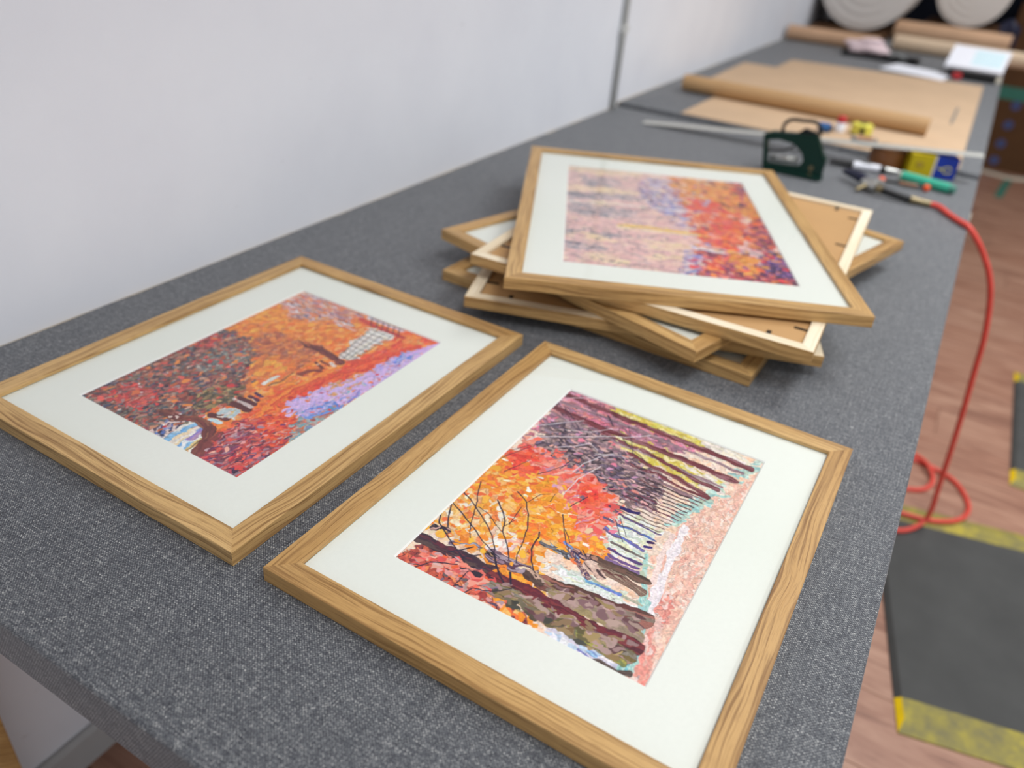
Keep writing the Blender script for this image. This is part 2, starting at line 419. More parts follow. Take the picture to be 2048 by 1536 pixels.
ART_MAPLE = [
('r',(-.011,-.012,-.061,1.045,1.029,1.022,1.031,-.02),'orange',5.25,0.12,(2,1.25)),
('r',(.01,.414,-.036,1.027,.495,.947,.556,.672,.338,.527,.125,.479),'orange2',6.0,0.1,(2,1.12)),
('r',(.001,.861,-.029,1.031,.477,.993,.492,.89,.346,.86,.219,.787),'topright',3.75,0.35,(4,.02)),
('r',(.143,.537,.241,.693,.54,.711,.617,.525,.447,.454,.336,.459),'brownor',5.25,0.4,(2,1.1)),
('r',(.337,.481,.377,.549,.548,.576,.576,.482,.55,.385,.577,.302,.51,.324,.472,.404),'orange2',8.25,0.08,(2,1.57)),
('r',(-.011,-.012,-.034,.577,.181,.583,.36,.494,.41,.433,.496,.376,.568,.297,.568,.205,.551,.137,.617,-.001,.485,-.007),'dark',3.75,0.85,(1.7,1.36)),
('r',(.048,.019,.056,.13,.165,.166,.286,.147,.277,.087,.26,.043,.178,.024),'darkred',4.5,0.5,(1.6,1.29)),
('r',(.207,.2,.224,.269,.288,.283,.313,.218,.278,.18),'darkred',3.75,0.5,(1.6,1.28)),
('r',(-.064,.469,-.039,.533,.071,.535,.106,.468,.029,.425),'darkred',3.75,0.6,(1.6,1.34)),
('r',(.185,.397,.164,.477,.27,.513,.351,.467,.317,.404,.235,.325,.142,.317),'greygreen',3.75,0.8,(1.7,1.3)),
('r',(.4,.207,.404,.306,.512,.345,.591,.272,.55,.196,.464,.15),'olive',3.75,0.8,(1.7,1.25)),
('r',(.46,-.01,.452,.064,.51,.095,.559,.08,.602,.007,.562,-.014),'leafwhite',3.75,0.6,(1,.64)),
('r',(.558,-.015,.538,.043,.527,.104,.59,.123,.651,.112,.698,.072,.735,-.021),'sky',10.5,0.0,(4,1.62)),
('s',(.571,.061,.569,.086,.58,.105),6.75,'5aa0e1 82b9e6',0.3),
('s',(.625,-.006,.62,.041,.624,.075),6.75,'f5dcb4 faf0e6',0.3),
('s',(.646,.048,.638,.076,.642,.098),7.5,'8c78c8 b48cb4',0.3),
('s',(.693,-.022,.692,.014,.678,.062),4.5,'785a3c e6c882',0.3),
('r',(1.029,1.022,.726,.997,.828,.873,.759,.786,.732,.668,.717,.55,.666,.396,.691,.26,.679,.117,.771,-.003,1.031,-.02,1.003,.161,.967,.227,.84,.296,.777,.409,.811,.632,.902,.748,.955,.945),'redorange',6.0,0.15,(4,1.57)),
('r',(.96,1.04,.773,.954,.818,.867,.765,.765,.775,.634,.758,.519,.746,.431,.779,.317,.821,.321,.792,.398,.839,.583,.892,.729,.955,.945),'red',6.0,0.2,(3,1.51)),
('r',(.762,.964,.862,.984,.955,.945,.888,.897),'orange',3.75,0.3,(2,1.38)),
('r',(.771,-.011,.711,.088,.706,.218,.782,.272,.943,.288,1.003,.161,1.031,-.02),'crimson',4.12,0.55,(2.4,1.34)),
('r',(.732,.222,.794,.307,.935,.294,.985,.173,.865,.174),'red',4.5,0.35,(1.5,1.19)),
('r',(1.012,1.022,.962,.938,.915,.825,.892,.729,.848,.575,.799,.488,.783,.382,.792,.335,.862,.325,.951,.326,.974,.402,.991,.485,1.013,.708),'lav',3.75,0.2,(2.2,1.49)),
('r',(.812,.515,.842,.58,.905,.648,.927,.589,.892,.49),'ochre',3.75,0.2,(2,1.36)),
('r',(.91,.785,.927,.86,.969,.893,.973,.834,.952,.762),'lavblue',3.75,0.15,(2,1.49)),
('r',(.878,.344,.885,.399,.968,.454,1.006,.448,.961,.388,.935,.339),'lavblue',3.75,0.3,(2,1.19)),
('r',(.899,.309,.951,.372,.987,.464,1.014,.325,1.023,.208,.954,.227),'teal',3.75,0.4,(2,1.18)),
('s',(.991,.485,.977,.535,.964,.564),3.0,'6464c8 8c78d2',0.3),
('s',(.93,.92,.869,.837,.812,.74,.785,.626,.758,.519,.746,.431),6.75,'e63c2d eb4b2d dc322d f05a32',0.5),
('s',(.739,.663,.726,.568,.708,.459,.71,.354,.738,.26),7.5,'f5782d fa8c32 f0642d fa963c',0.5),
('s',(.733,.538,.712,.433,.731,.317),3.0,'c8322d e6462d',0.4),
('s',(1,1,.968,.932,.934,.854),6.0,'cda0eb d7b4f0',0.3),
('s',(.842,.361,.851,.449,.889,.568,.923,.702),7.5,'d2aaf0 dcb9f0 c8a5eb c3afe6',0.5),
('s',(.929,.343,.961,.388,.99,.462),4.5,'5a8ce1 78a0e6 5078d2',0.6),
('s',(.401,.093,.455,.097,.557,.13,.653,.116,.693,.079,.748,.006),12.75,'6e2d2d 783c32 8c503c 5a2828',0.3),
('s',(.761,.013,.725,.07,.716,.113),9.0,'a0503c 783232',0.3),
('s',(.593,.152,.654,.154),5.25,'d2ebf5 8cc8dc',0.3),
('s',(.574,.17,.651,.183),9.0,'501e23 5f282d',0.3),
('r',(.587,.187,.594,.233,.634,.24,.662,.23,.674,.198,.64,.184),'fence',4.5,0.0,(1,.65)),
('s',(.592,.19,.599,.226,.643,.234,.659,.208,.633,.194),6.75,'afc3cd b9cdd2',0.3),
('s',(.63,.231,.641,.191),2.25,'e6d296 c8aa5a',0.3),
('s',(.576,.257,.669,.259),10.5,'501e23 5a2328',0.3),
('s',(.559,.274,.6,.281,.664,.275),6.0,'e1c3be c8b4b4',0.3),
('s',(.568,.293,.66,.294),6.75,'55202a 4b1e28',0.3),
('s',(.594,.319,.649,.315),5.25,'501e37 5a2832',0.3),
('s',(.595,.342,.64,.34),4.5,'3c1e46 46234b',0.3),
('s',(.615,.311,.655,.306),1.5,'e6dcc8 f0e6d2',0.3),
('s',(.563,.397,.563,.433,.564,.463),4.5,'fafafa d2d7d2',0.3),
('s',(.59,.403,.61,.446,.604,.51),3.0,'64503c 823c28',0.3),
('s',(.466,.679,.534,.689,.617,.678,.72,.662),11.25,'5a2328 6e2d2d 501e23 823732',0.3),
('s',(.401,.682,.483,.68),3.0,'5a2d2d 783c32',0.3),
('s',(.636,.519,.652,.554,.689,.574),6.75,'6e2328 8c3c32',0.3),
('s',(.614,.608,.687,.59),4.5,'5a2328 6e2d28',0.3),
('s',(.629,.625,.693,.62),3.75,'5a2328 6e2d28',0.3),
('s',(.64,.608,.642,.596),3.75,'f0c8aa e6b496',0.3),
('s',(.676,.638,.716,.633),5.25,'e1d2cd f0dcd2',0.3),
('r',(.678,.684,.634,.789,.597,.907,.607,.945,.747,.94,.748,.868,.738,.789,.735,.693),'fence',4.5,0,(1,.68)),
('s',(.687,.699,.665,.792,.645,.882),12.75,'e6d7d2 f0e1dc d7d2d7',0.3),
('s',(.711,.712,.703,.803,.713,.884,.726,.928),11.25,'e6e1dc ebdcc8 dcd7dc',0.3),
('s',(.63,.894,.677,.915,.737,.924),12.0,'e1dcdc f0ebe6',0.3),
('s',(.666,.696,.605,.922),1.13,'2d2328',0.05),
('s',(.698,.69,.644,.934),1.13,'2d2328',0.05),
('s',(.724,.691,.695,.936),1.13,'2d2328',0.05),
('s',(.744,.702,.747,.934),1.13,'2d2328',0.05),
('s',(.657,.701,.746,.689),0.9,'2d2328',0.05),
('s',(.651,.727,.746,.717),0.98,'2d2328',0.05),
('s',(.645,.753,.746,.745),1.05,'2d2328',0.05),
('s',(.638,.78,.746,.774),1.13,'2d2328',0.05),
('s',(.632,.808,.746,.802),1.2,'2d2328',0.05),
('s',(.625,.836,.745,.832),1.28,'2d2328',0.05),
('s',(.618,.864,.745,.862),1.35,'2d2328',0.05),
('s',(.612,.893,.745,.892),1.43,'2d2328',0.05),
('s',(.605,.922,.745,.923),1.5,'2d2328',0.05),
('s',(.492,.962,.581,.952,.672,.95,.798,.948),8.25,'c8322d b4282d dc463c',0.3),
('s',(.511,.989,.594,.987,.757,.988),6.75,'f0e6e1 e6c8d2 d2c3dc',0.3),
('s',(.53,.995,.582,.941),1.5,'32232d',0.1),
('s',(.57,.995,.621,.942),1.5,'32232d',0.1),
('s',(.609,.996,.659,.943),1.5,'32232d',0.1),
('s',(.648,.996,.698,.943),1.5,'32232d',0.1),
('s',(.687,.996,.736,.944),1.5,'32232d',0.1),
('s',(.726,.997,.774,.944),1.5,'32232d',0.1),
('s',(.511,.995,.758,.994),1.5,'32232d',0.1),
('s',(.068,.924,.158,.929),1.36,'e6dceb',0.2),
('s',(.047,.875,.127,.88),2.61,'e6dceb',0.2),
('s',(.122,.881,.2,.886),1.38,'e6dceb',0.2),
('s',(.19,.843,.245,.846),2.09,'504664',0.2),
('s',(.292,.927,.372,.932),2.07,'8c6e82',0.2),
('s',(.432,.867,.514,.873),2.39,'504664',0.2),
('s',(.285,.894,.353,.898),1.84,'e6dceb',0.2),
('s',(.422,.87,.552,.878),2.39,'e6dceb',0.2),
('s',(.38,.893,.506,.9),2.4,'f0e6f0',0.2),
('s',(.096,.891,.176,.896),1.8,'64505a',0.2),
('s',(.189,.856,.246,.86),1.19,'8c6e82',0.2),
('s',(.405,.9,.512,.906),2.18,'64505a',0.2),
('s',(.365,.931,.453,.936),1.43,'8c6e82',0.2),
('s',(.157,.921,.249,.926),2.01,'8c6e82',0.2),
('s',(.294,.853,.354,.857),1.22,'64505a',0.2),
('s',(.149,.878,.278,.885),1.31,'64505a',0.2),
('s',(.299,.524,.314,.544,.343,.576),0.9,'5a2d28 783c32',0.2),
('s',(.441,.548,.45,.571,.459,.594),0.9,'5a2d28 783c32',0.2),
('s',(.564,.519,.587,.542,.589,.574),0.9,'5a2d28 783c32',0.2),
('s',(.333,.502,.352,.526,.366,.549),0.9,'5a2d28 783c32',0.2),
('s',(.391,.513,.396,.552,.423,.561),0.9,'5a2d28 783c32',0.2),
('s',(.41,.426,.419,.442,.441,.476),0.9,'5a2d28 783c32',0.2),
('s',(.555,.561,.565,.59,.591,.599),0.9,'5a2d28 783c32',0.2),
('s',(.476,.574,.494,.611,.506,.614),0.9,'5a2d28 783c32',0.2),
('s',(.406,.498,.409,.521,.439,.547),0.9,'5a2d28 783c32',0.2),
('s',(.305,.498,.308,.515,.327,.55),0.9,'5a2d28 783c32',0.2),
('d',(.007,.005,-.021,.569,.251,.549,.577,.302,.551,.137,.501,.002),'leafwhite',90,3.75,(2,1.27)),
('d',(.007,.005,-.021,.569,.251,.549,.577,.302,.551,.137,.501,.002),'darkred',110,6.0,(1.6,1.27)),
('d',(.007,.005,-.021,.569,.251,.549,.577,.302,.551,.137,.501,.002),'brownor',110,6.75,(1.6,1.27)),
('d',(.007,.005,-.021,.569,.251,.549,.577,.302,.551,.137,.501,.002),'dark',160,5.25,(1.8,1.27)),
('d',(.183,.511,.063,.928,.495,.947,.556,.672,.447,.454),'brownor',60,5.25,(2.5,1.11)),
('d',(.183,.511,.063,.928,.495,.947,.556,.672,.447,.454),'orange2',80,6.0,(2.5,1.11)),
('d',(.806,.331,.858,.593,.977,.957,.999,.691,.974,.402,.921,.304),'teal',55,3.75,(2.4,1.35)),
('d',(.806,.331,.858,.593,.977,.957,.999,.691,.974,.402,.921,.304),'red',50,3.75,(2.4,1.35)),
('d',(.774,.005,.714,.096,.718,.231,.949,.284,1.007,-.005),'crimson',120,6.0,(2.5,1.26)),
('d',(.774,.005,.714,.096,.718,.231,.949,.284,1.007,-.005),'bpink',50,6.0,(2.5,1.26))]
ART_AVENUE = [
('r',(-.029,1.04,1.023,1.025,1.009,-.015,-.017,-.01),'peach',5.46,0.2,(1.5,-.12)),
('r',(-.019,.568,.083,.604,.314,.536,.451,.413,.549,.435,.647,.386,.639,.302,.566,.255,.446,.242,.485,.152,.444,.111,.371,.097,.196,.142,.086,.159,-.01,.136),'borange',6.24,0.12,(1.3,.33)),
('r',(.008,.312,.058,.393,.17,.352,.295,.261,.381,.187,.345,.126,.227,.158,.053,.191),'borangep',6.24,0.15,(.67,.33)),
('r',(.252,.193,.295,.261,.356,.244,.386,.168,.326,.161,.197,.19),'bwhite',6.24,0.15,(.71,.19)),
('r',(.006,.665,.205,.682,.409,.643,.543,.565,.66,.416,.663,.313,.547,.325,.406,.443,.26,.509,.138,.537,.047,.522),'bpink',6.24,0.22,(1.4,.91)),
('r',(.358,.558,.428,.579,.504,.518,.527,.45,.449,.464),'bred',5.46,0.15,(1,.62)),
('r',(-.009,.557,.064,.627,.139,.6,.173,.494,.102,.459),'bred',6.24,0.15,(1.4,.94)),
('r',(.566,.346,.611,.392,.667,.349,.65,.285,.585,.287),'borange',6.24,0.1,(1,.61)),
('r',(-.025,1.034,.33,1.007,.558,1.001,.73,.932,.594,.863,.37,.816,.198,.763,.028,.704,-.003,.643),'upink',4.68,0.65,(2.5,.02)),
('r',(.023,.762,.111,.844,.277,.839,.539,.786,.675,.716,.712,.568,.596,.537,.51,.563,.388,.602,.221,.626,.092,.641),'twig',3.51,0.8,(2,.13)),
('r',(.221,1.005,.439,1.002,.693,1.009,.873,.988,.724,.946,.472,.946,.293,.957),'yellow',4.68,0.15,(2,-.09)),
('r',(.667,1.01,.842,1.006,.973,.974,.945,.928,.775,.939),'yelpale',5.46,0.15,(3,-.09)),
('r',(.326,.864,.44,.869,.594,.863,.774,.842,.902,.815,.863,.752,.674,.761,.494,.78,.396,.796),'yellow',4.68,0.15,(2.5,-.14)),
('r',(.705,.838,.872,.83,.913,.763,.815,.757),'yelpale',5.46,0.1,(3,-.14)),
('r',(.615,.506,.689,.53,.791,.505,.773,.424,.674,.447),'palegr',5.46,0.1,(1,.62)),
('r',(.561,.467,.615,.506,.682,.451,.773,.424,.798,.346,.697,.341,.614,.37),'palegr',3.9,0.2,(3,-.12)),
('r',(.5,.201,.604,.23,.729,.228,.849,.225,.894,.181,.734,.161,.592,.162),'palegr',4.68,0.3,(3,.06)),
('r',(.466,.111,.537,.126,.685,.118,.738,.097,.631,.083,.51,.083),'borangep',5.46,0.2,(.67,.08)),
('r',(-.017,-.01,.016,.066,.163,.082,.341,.082,.422,.04,.631,.007,.463,-.007,.249,-.003),'dkred',4.68,0.55,(1.6,-.03)),
('r',(.032,.051,.148,.097,.284,.097,.376,.068,.28,.032,.14,.016),'bpink',5.46,0.5,(1.6,.21)),
('r',(.4,.03,.529,.034,.638,.01,.463,-.007),'borange',6.24,0.2,(.62,.22)),
('r',(.601,.032,.702,.04,.812,.044,.919,.02,.848,-.009,.715,-.002,.634,.003),'lavwhite',5.46,0.15,(2,-.03)),
('r',(-.027,.14,-.007,.264,.06,.271,.102,.191,.11,.135,.055,.12),'borangep',5.46,0.25,(1,.62)),
('r',(1.021,1.03,.98,.899,.922,.768,.864,.656,.826,.559,.819,.435,.823,.336,.867,.234,.894,.171,.91,.073,.93,.001,1.012,-.021),'path',3.9,0.3,(2.6,1.6)),
('r',(.907,.293,.946,.292,.975,.104,1.009,-.015,.933,.011,.918,.094),'pathred',3.9,0.35,(2.6,1.59)),
('s',(.852,.559,.858,.419,.875,.309,.895,.205),8.58,'f0e1e6 f5ebf0 ebdce6',0.5),
('s',(.821,.507,.827,.393,.849,.306),5.46,'f0cdc8 f5d7d2',0.3),
('r',(1.001,1.053,.987,.949,.947,.868,.904,.759,.861,.663,.829,.586,.811,.527,.783,.538,.793,.602,.828,.684,.875,.773,.918,.883,.956,.987),'tealB',4.68,0.25,(1.3,.62)),
('s',(.777,.391,.801,.326,.836,.28),3.9,'96cdc8 aad2c8 82bebe bed7cd 6eb4be c8dcd2',0.7),
('s',(.836,.28,.855,.238),6.24,'96cdc8 aad2c8 82bebe bed7cd 6eb4be c8dcd2',0.7),
('s',(.859,.231,.877,.191,.891,.161,.902,.112),9.36,'96cdc8 aad2c8 82bebe bed7cd 6eb4be c8dcd2',0.7),
('s',(.902,.112,.908,.072,.919,.02),12.48,'96cdc8 aad2c8 82bebe bed7cd 6eb4be c8dcd2',0.7),
('d',(.783,.406,.836,.28,.898,.173,.929,.017,.901,.019,.878,.145,.808,.287,.759,.394),'tealB',50,5.46,(1.3,.61)),
('s',(-.022,.91,.166,.922,.355,.922,.565,.916),5.46,'967078 82606e b496a0 6e5060',0.3),
('s',(.014,.97,.334,.956,.596,.952,.795,.948,.956,.94),9.36,'6e2832 78323c 5a232d 8c505a 96646e 6e2d37 501e28',0.3),
('s',(.166,.922,.439,.914,.691,.912,.933,.9),4.68,'967078 82606e b496a0 6e5060',0.3),
('s',(-.007,.871,.265,.857,.498,.858,.743,.857,.928,.849),9.36,'6e2832 78323c 5a232d 8c505a 96646e 6e2d37 501e28',0.3),
('s',(.005,.838,.272,.808,.498,.814,.699,.804,.888,.794),4.68,'967078 82606e b496a0 6e5060',0.3),
('s',(.291,.838,.417,.823,.468,.822),5.46,'6e2832 78323c 5a232d 8c505a 96646e 6e2d37 501e28',0.3),
('s',(.492,.825,.625,.807,.779,.783,.879,.775),6.24,'6e2832 78323c 5a232d 8c505a 96646e 6e2d37 501e28',0.3),
('s',(.227,.778,.361,.771,.471,.784),7.02,'967078 82606e b496a0 6e5060',0.3),
('s',(.461,.785,.577,.764,.724,.756,.864,.725),7.02,'6e2832 78323c 5a232d 8c505a 96646e 6e2d37 501e28',0.3),
('s',(.326,.71,.486,.712,.657,.707,.801,.693),4.68,'967078 82606e b496a0 6e5060',0.3),
('s',(.498,.734,.619,.733,.766,.718,.861,.717),4.68,'6e2832 78323c 5a232d 8c505a 96646e 6e2d37 501e28',0.3),
('s',(.582,.714,.724,.706,.859,.703),2.65,'825f64',0.2),
('s',(.579,.697,.719,.689,.852,.686),2.58,'3c2832',0.2),
('s',(.577,.68,.715,.672,.845,.67),2.51,'6e4146',0.2),
('s',(.574,.663,.71,.656,.838,.653),2.44,'3c2832',0.2),
('s',(.572,.646,.705,.639,.832,.637),2.36,'503237',0.2),
('s',(.569,.629,.7,.623,.825,.621),2.29,'3c2832',0.2),
('s',(.567,.612,.696,.607,.818,.605),2.22,'64283c',0.2),
('s',(.564,.596,.691,.591,.812,.59),2.15,'503237',0.2),
('s',(.562,.58,.687,.575,.805,.574),2.08,'64283c',0.2),
('s',(.56,.564,.682,.559,.798,.559),2.0,'825f64',0.2),
('s',(.557,.548,.678,.543,.792,.543),1.93,'786058',0.2),
('s',(.555,.532,.673,.528,.786,.528),1.86,'786058',0.2),
('s',(.553,.516,.669,.513,.779,.513),1.79,'786058',0.2),
('s',(.55,.501,.665,.498,.773,.498),1.72,'786058',0.2),
('s',(.579,.528,.627,.531,.654,.534),4.68,'1e1450 28195f',0.3),
('s',(.538,.513,.621,.497,.779,.487),3.12,'3c4696 643c64 5a3246',0.3),
('s',(.553,.463,.624,.457,.777,.454),3.9,'4664b4 64465a 5f3c46',0.3),
('s',(.57,.421,.641,.412,.754,.403),4.68,'5a6ec8 785082 64466e',0.3),
('s',(.634,.38,.705,.379,.776,.375),3.9,'6e6460 5a4b50',0.3),
('s',(.641,.355,.713,.349,.779,.35),3.9,'463273 50376e',0.3),
('s',(.656,.333,.716,.328,.777,.331),3.9,'5a3c82 64467d',0.3),
('s',(.659,.318,.716,.311,.779,.315),5.46,'8c6e96 785a8c',0.3),
('s',(.62,.299,.724,.299,.828,.3),9.36,'503732 3c2d28 6e4b41 5a463c',0.3),
('s',(.656,.277,.741,.271,.836,.259),10.14,'8c6e5f 6e5046 a08c78 5a2d2d',0.3),
('s',(.612,.234,.714,.221,.856,.219),3.9,'96a08c b4aa96',0.3),
('s',(.513,.144,.62,.151,.737,.156,.885,.178),20.28,'5a2d2d 6e413c 827064 965a50 50322d',0.3),
('s',(.579,.126,.696,.129,.815,.125,.895,.118),15.6,'a08278 8c7864 aa8c82 96825a',0.3),
('s',(-.004,.096,.105,.094,.213,.101,.333,.103),12.48,'411c2d 5a2332 372332 503c3c',0.3),
('s',(.349,.086,.481,.093,.629,.086,.767,.083,.91,.087),15.6,'5a1e2d 6e232d 501c28 782d32',0.3),
('s',(.377,.055,.486,.062,.637,.049,.771,.05,.907,.052),15.6,'82786e 96825a 785a50 8c7850 aa8282 6e5a32',0.3),
('s',(.615,.053,.716,.047,.812,.044,.904,.029),7.8,'8c8232 6e7846 a09646',0.3),
('s',(.288,.153,.35,.146,.407,.156,.453,.157),15.6,'64465a 8c6e82 503246 a08c9b',0.3),
('s',(.129,.128,.162,.153,.212,.15),7.8,'5a3c50 78647d 96a0be',0.3),
('s',(.235,.15,.288,.153),6.24,'1e1923 b4875f 281e28',0.7),
('s',(.022,.147,.038,.159,.07,.156),7.8,'1e1928 c8968c 281e32',0.7),
('s',(.459,.15,.5,.142),10.92,'3c2828 c8a08c 503c37',0.8),
('s',(.833,0,.897,-.002,.939,.009),7.02,'3c2323 503c37 5a4b46',0.3),
('s',(.79,.017,.814,.014),6.24,'96bee1 7896d2',0.3),
('s',(.754,.008,.801,.002),2.34,'6e6eb4',0.3),
('s',(.754,.419,.776,.425),3.9,'28196e 321e64',0.1),
('s',(.757,.44,.774,.443),3.9,'321450 280f46',0.1),
('s',(.485,.306,.539,.291,.593,.246,.643,.211,.745,.219,.774,.219),3.9,'5a6ec8 7882d2 64a0cd',0.3),
('s',(.427,.267,.48,.269,.53,.26),7.8,'5a5a64 8c8282 aab4c8 3c3c46',0.8),
('s',(.508,.29,.587,.254,.639,.226),6.24,'2d2337 c8826e 46325a e6beaa',0.7),
('s',(.55,.292,.604,.291),9.36,'3c2832 c8968c 281e46 aa7864',0.8),
('s',(.619,.27,.672,.252),10.92,'d2aa9b 463237 e6c3b4',0.8),
('d',(-.01,.136,-.009,.557,.314,.536,.647,.386,.566,.255,.371,.097),'borangep',130,6.24,(1.6,.32)),
('d',(-.01,.136,-.009,.557,.314,.536,.647,.386,.566,.255,.371,.097),'borange',90,7.02,(1.6,.32)),
('d',(.025,.674,.205,.682,.543,.565,.66,.416,.547,.325,.26,.509),'bpink',90,6.24,(1.6,1.04)),
('d',(.025,.674,.205,.682,.543,.565,.66,.416,.547,.325,.26,.509),'upink',40,6.24,(2.5,1.04)),
('d',(.023,.762,.277,.839,.675,.716,.712,.568,.388,.602),'twig',120,7.02,(3,.13)),
('d',(.023,.762,.277,.839,.675,.716,.712,.568,.388,.602),'upink',70,6.24,(2.5,.13)),
('d',(.382,.061,.607,.062,.905,.071,.893,.032,.633,.029,.434,.027),'olive',60,9.36,(2,-.03)),
('d',(.356,.089,.586,.09,.907,.097,.885,.045,.623,.042,.422,.04),'twigm',60,9.36,(2,-.04)),
('d',(.514,.155,.883,.184,.898,.128,.584,.118),'twigm',60,9.36,(2.4,.07)),
('d',(-.001,-.003,.148,.097,.349,.086,.451,.007,.249,-.003),'bpink',70,7.02,(1.6,.09)),
('d',(-.001,-.003,.148,.097,.349,.086,.451,.007,.249,-.003),'twig',40,6.24,(3,.21)),
('s',(-.004,.32,.072,.293,.167,.248,.23,.215,.28,.172,.3,.148),1.35,'231c32',0.05),
('s',(-.006,.263,.069,.239,.142,.211,.217,.181,.278,.164,.321,.154),1.46,'231c32',0.05),
('s',(.018,.388,.058,.329,.087,.29,.115,.242,.133,.211,.169,.171),1.12,'231c32',0.05),
('s',(-.004,.258,.033,.207,.067,.169),1.68,'231c32',0.05),
('s',(.136,.346,.192,.316,.23,.283,.252,.245,.288,.22,.328,.189,.351,.16),1.46,'231c32',0.05),
('s',(.099,.29,.165,.277,.212,.255,.253,.241),0.9,'231c32',0.05),
('s',(.179,.412,.243,.388,.289,.343,.323,.294,.351,.236,.363,.19,.382,.162),1.24,'231c32',0.05),
('s',(.373,.3,.387,.282,.388,.259,.395,.228,.428,.188,.454,.166),1.68,'231c32',0.05),
('s',(-.002,.202,.023,.171,.091,.142,.149,.119,.221,.092),1.68,'231c32',0.05),
('s',(.141,.093,.181,.122,.204,.146),1.68,'231c32',0.05),
('s',(.202,.1,.25,.133),1.4,'231c32',0.05),
('s',(.117,.037,.166,.057,.208,.071),1.68,'231c32',0.05),
('s',(.296,.157,.333,.12,.392,.086),1.97,'231c32',0.05),
('s',(.387,.125,.421,.09),2.25,'231c32',0.05),
('s',(.402,.402,.44,.357,.478,.315,.513,.286),1.12,'231c32',0.05),
('s',(.406,.443,.428,.494,.438,.513),1.01,'231c32',0.05),
('s',(.452,.35,.503,.311),0.9,'231c32',0.05),
('s',(.56,.308,.591,.285),1.12,'231c32',0.05),
('s',(.593,.47,.639,.425,.672,.398),0.9,'231c32',0.05),
('s',(.604,.488,.672,.422),0.79,'231c32',0.05),
('s',(.241,.361,.253,.278),0.9,'231c32',0.05),
('s',(.246,.39,.265,.441,.3,.458),0.79,'231c32',0.05),
('s',(.253,.003,.26,.064,.322,.115),1.01,'231c32',0.05),
('s',(.301,-.002,.318,.026,.355,.032,.407,.057,.444,.087),1.12,'231c32',0.05),
('s',(.087,.001,.113,.031),1.4,'231c32',0.05),
('s',(.24,.259,.258,.305),0.67,'231c32',0.05),
('s',(.001,.514,.055,.606,.105,.675),0.84,'231c32',0.05),
('s',(.066,.47,.102,.534,.116,.563),0.84,'231c32',0.05),
('s',(.191,.518,.224,.556,.275,.621),1.12,'231c32',0.05),
('s',(-0,.561,.06,.631,.178,.718),0.84,'231c32',0.05),
('s',(.255,.581,.268,.649,.327,.727),0.79,'231c32',0.05),
('s',(.323,.428,.318,.467),0.67,'231c32',0.05),
('s',(-.022,.91,.061,.875,.17,.801),1.12,'231c32',0.05),
('s',(.051,.889,.141,.841,.206,.795),1.35,'231c32',0.05),
('s',(.228,.813,.255,.852),1.12,'231c32',0.05),
('s',(.253,.936,.309,.891),2.25,'231c32',0.05),
('s',(.373,.852,.456,.809,.496,.797,.563,.767),1.12,'231c32',0.05),
('s',(.369,.922,.432,.848,.477,.787),0.9,'231c32',0.05),
('s',(.031,.65,.056,.687,.163,.738,.295,.812,.396,.857,.488,.918),1.37,'e1d7e1 d2c3d2 f0e6eb',0.05),
('s',(-0,.732,.074,.785,.125,.826,.177,.86),1.37,'e1d7e1 d2c3d2 f0e6eb',0.05),
('s',(-.002,.921,.049,.968,.114,.998),1.25,'e1d7e1 d2c3d2 f0e6eb',0.05),
('s',(.162,.67,.234,.713,.281,.757,.333,.737),1.25,'e1d7e1 d2c3d2 f0e6eb',0.05),
('s',(.309,.592,.321,.645,.362,.713,.401,.749),1.25,'e1d7e1 d2c3d2 f0e6eb',0.05),
('s',(.344,.48,.351,.569,.394,.666),1.12,'e1d7e1 d2c3d2 f0e6eb',0.05),
('s',(.137,.774,.242,.813,.318,.877),0.94,'e1d7e1 d2c3d2 f0e6eb',0.05),
('s',(.335,.715,.434,.756,.464,.748),1.25,'e1d7e1 d2c3d2 f0e6eb',0.05)]
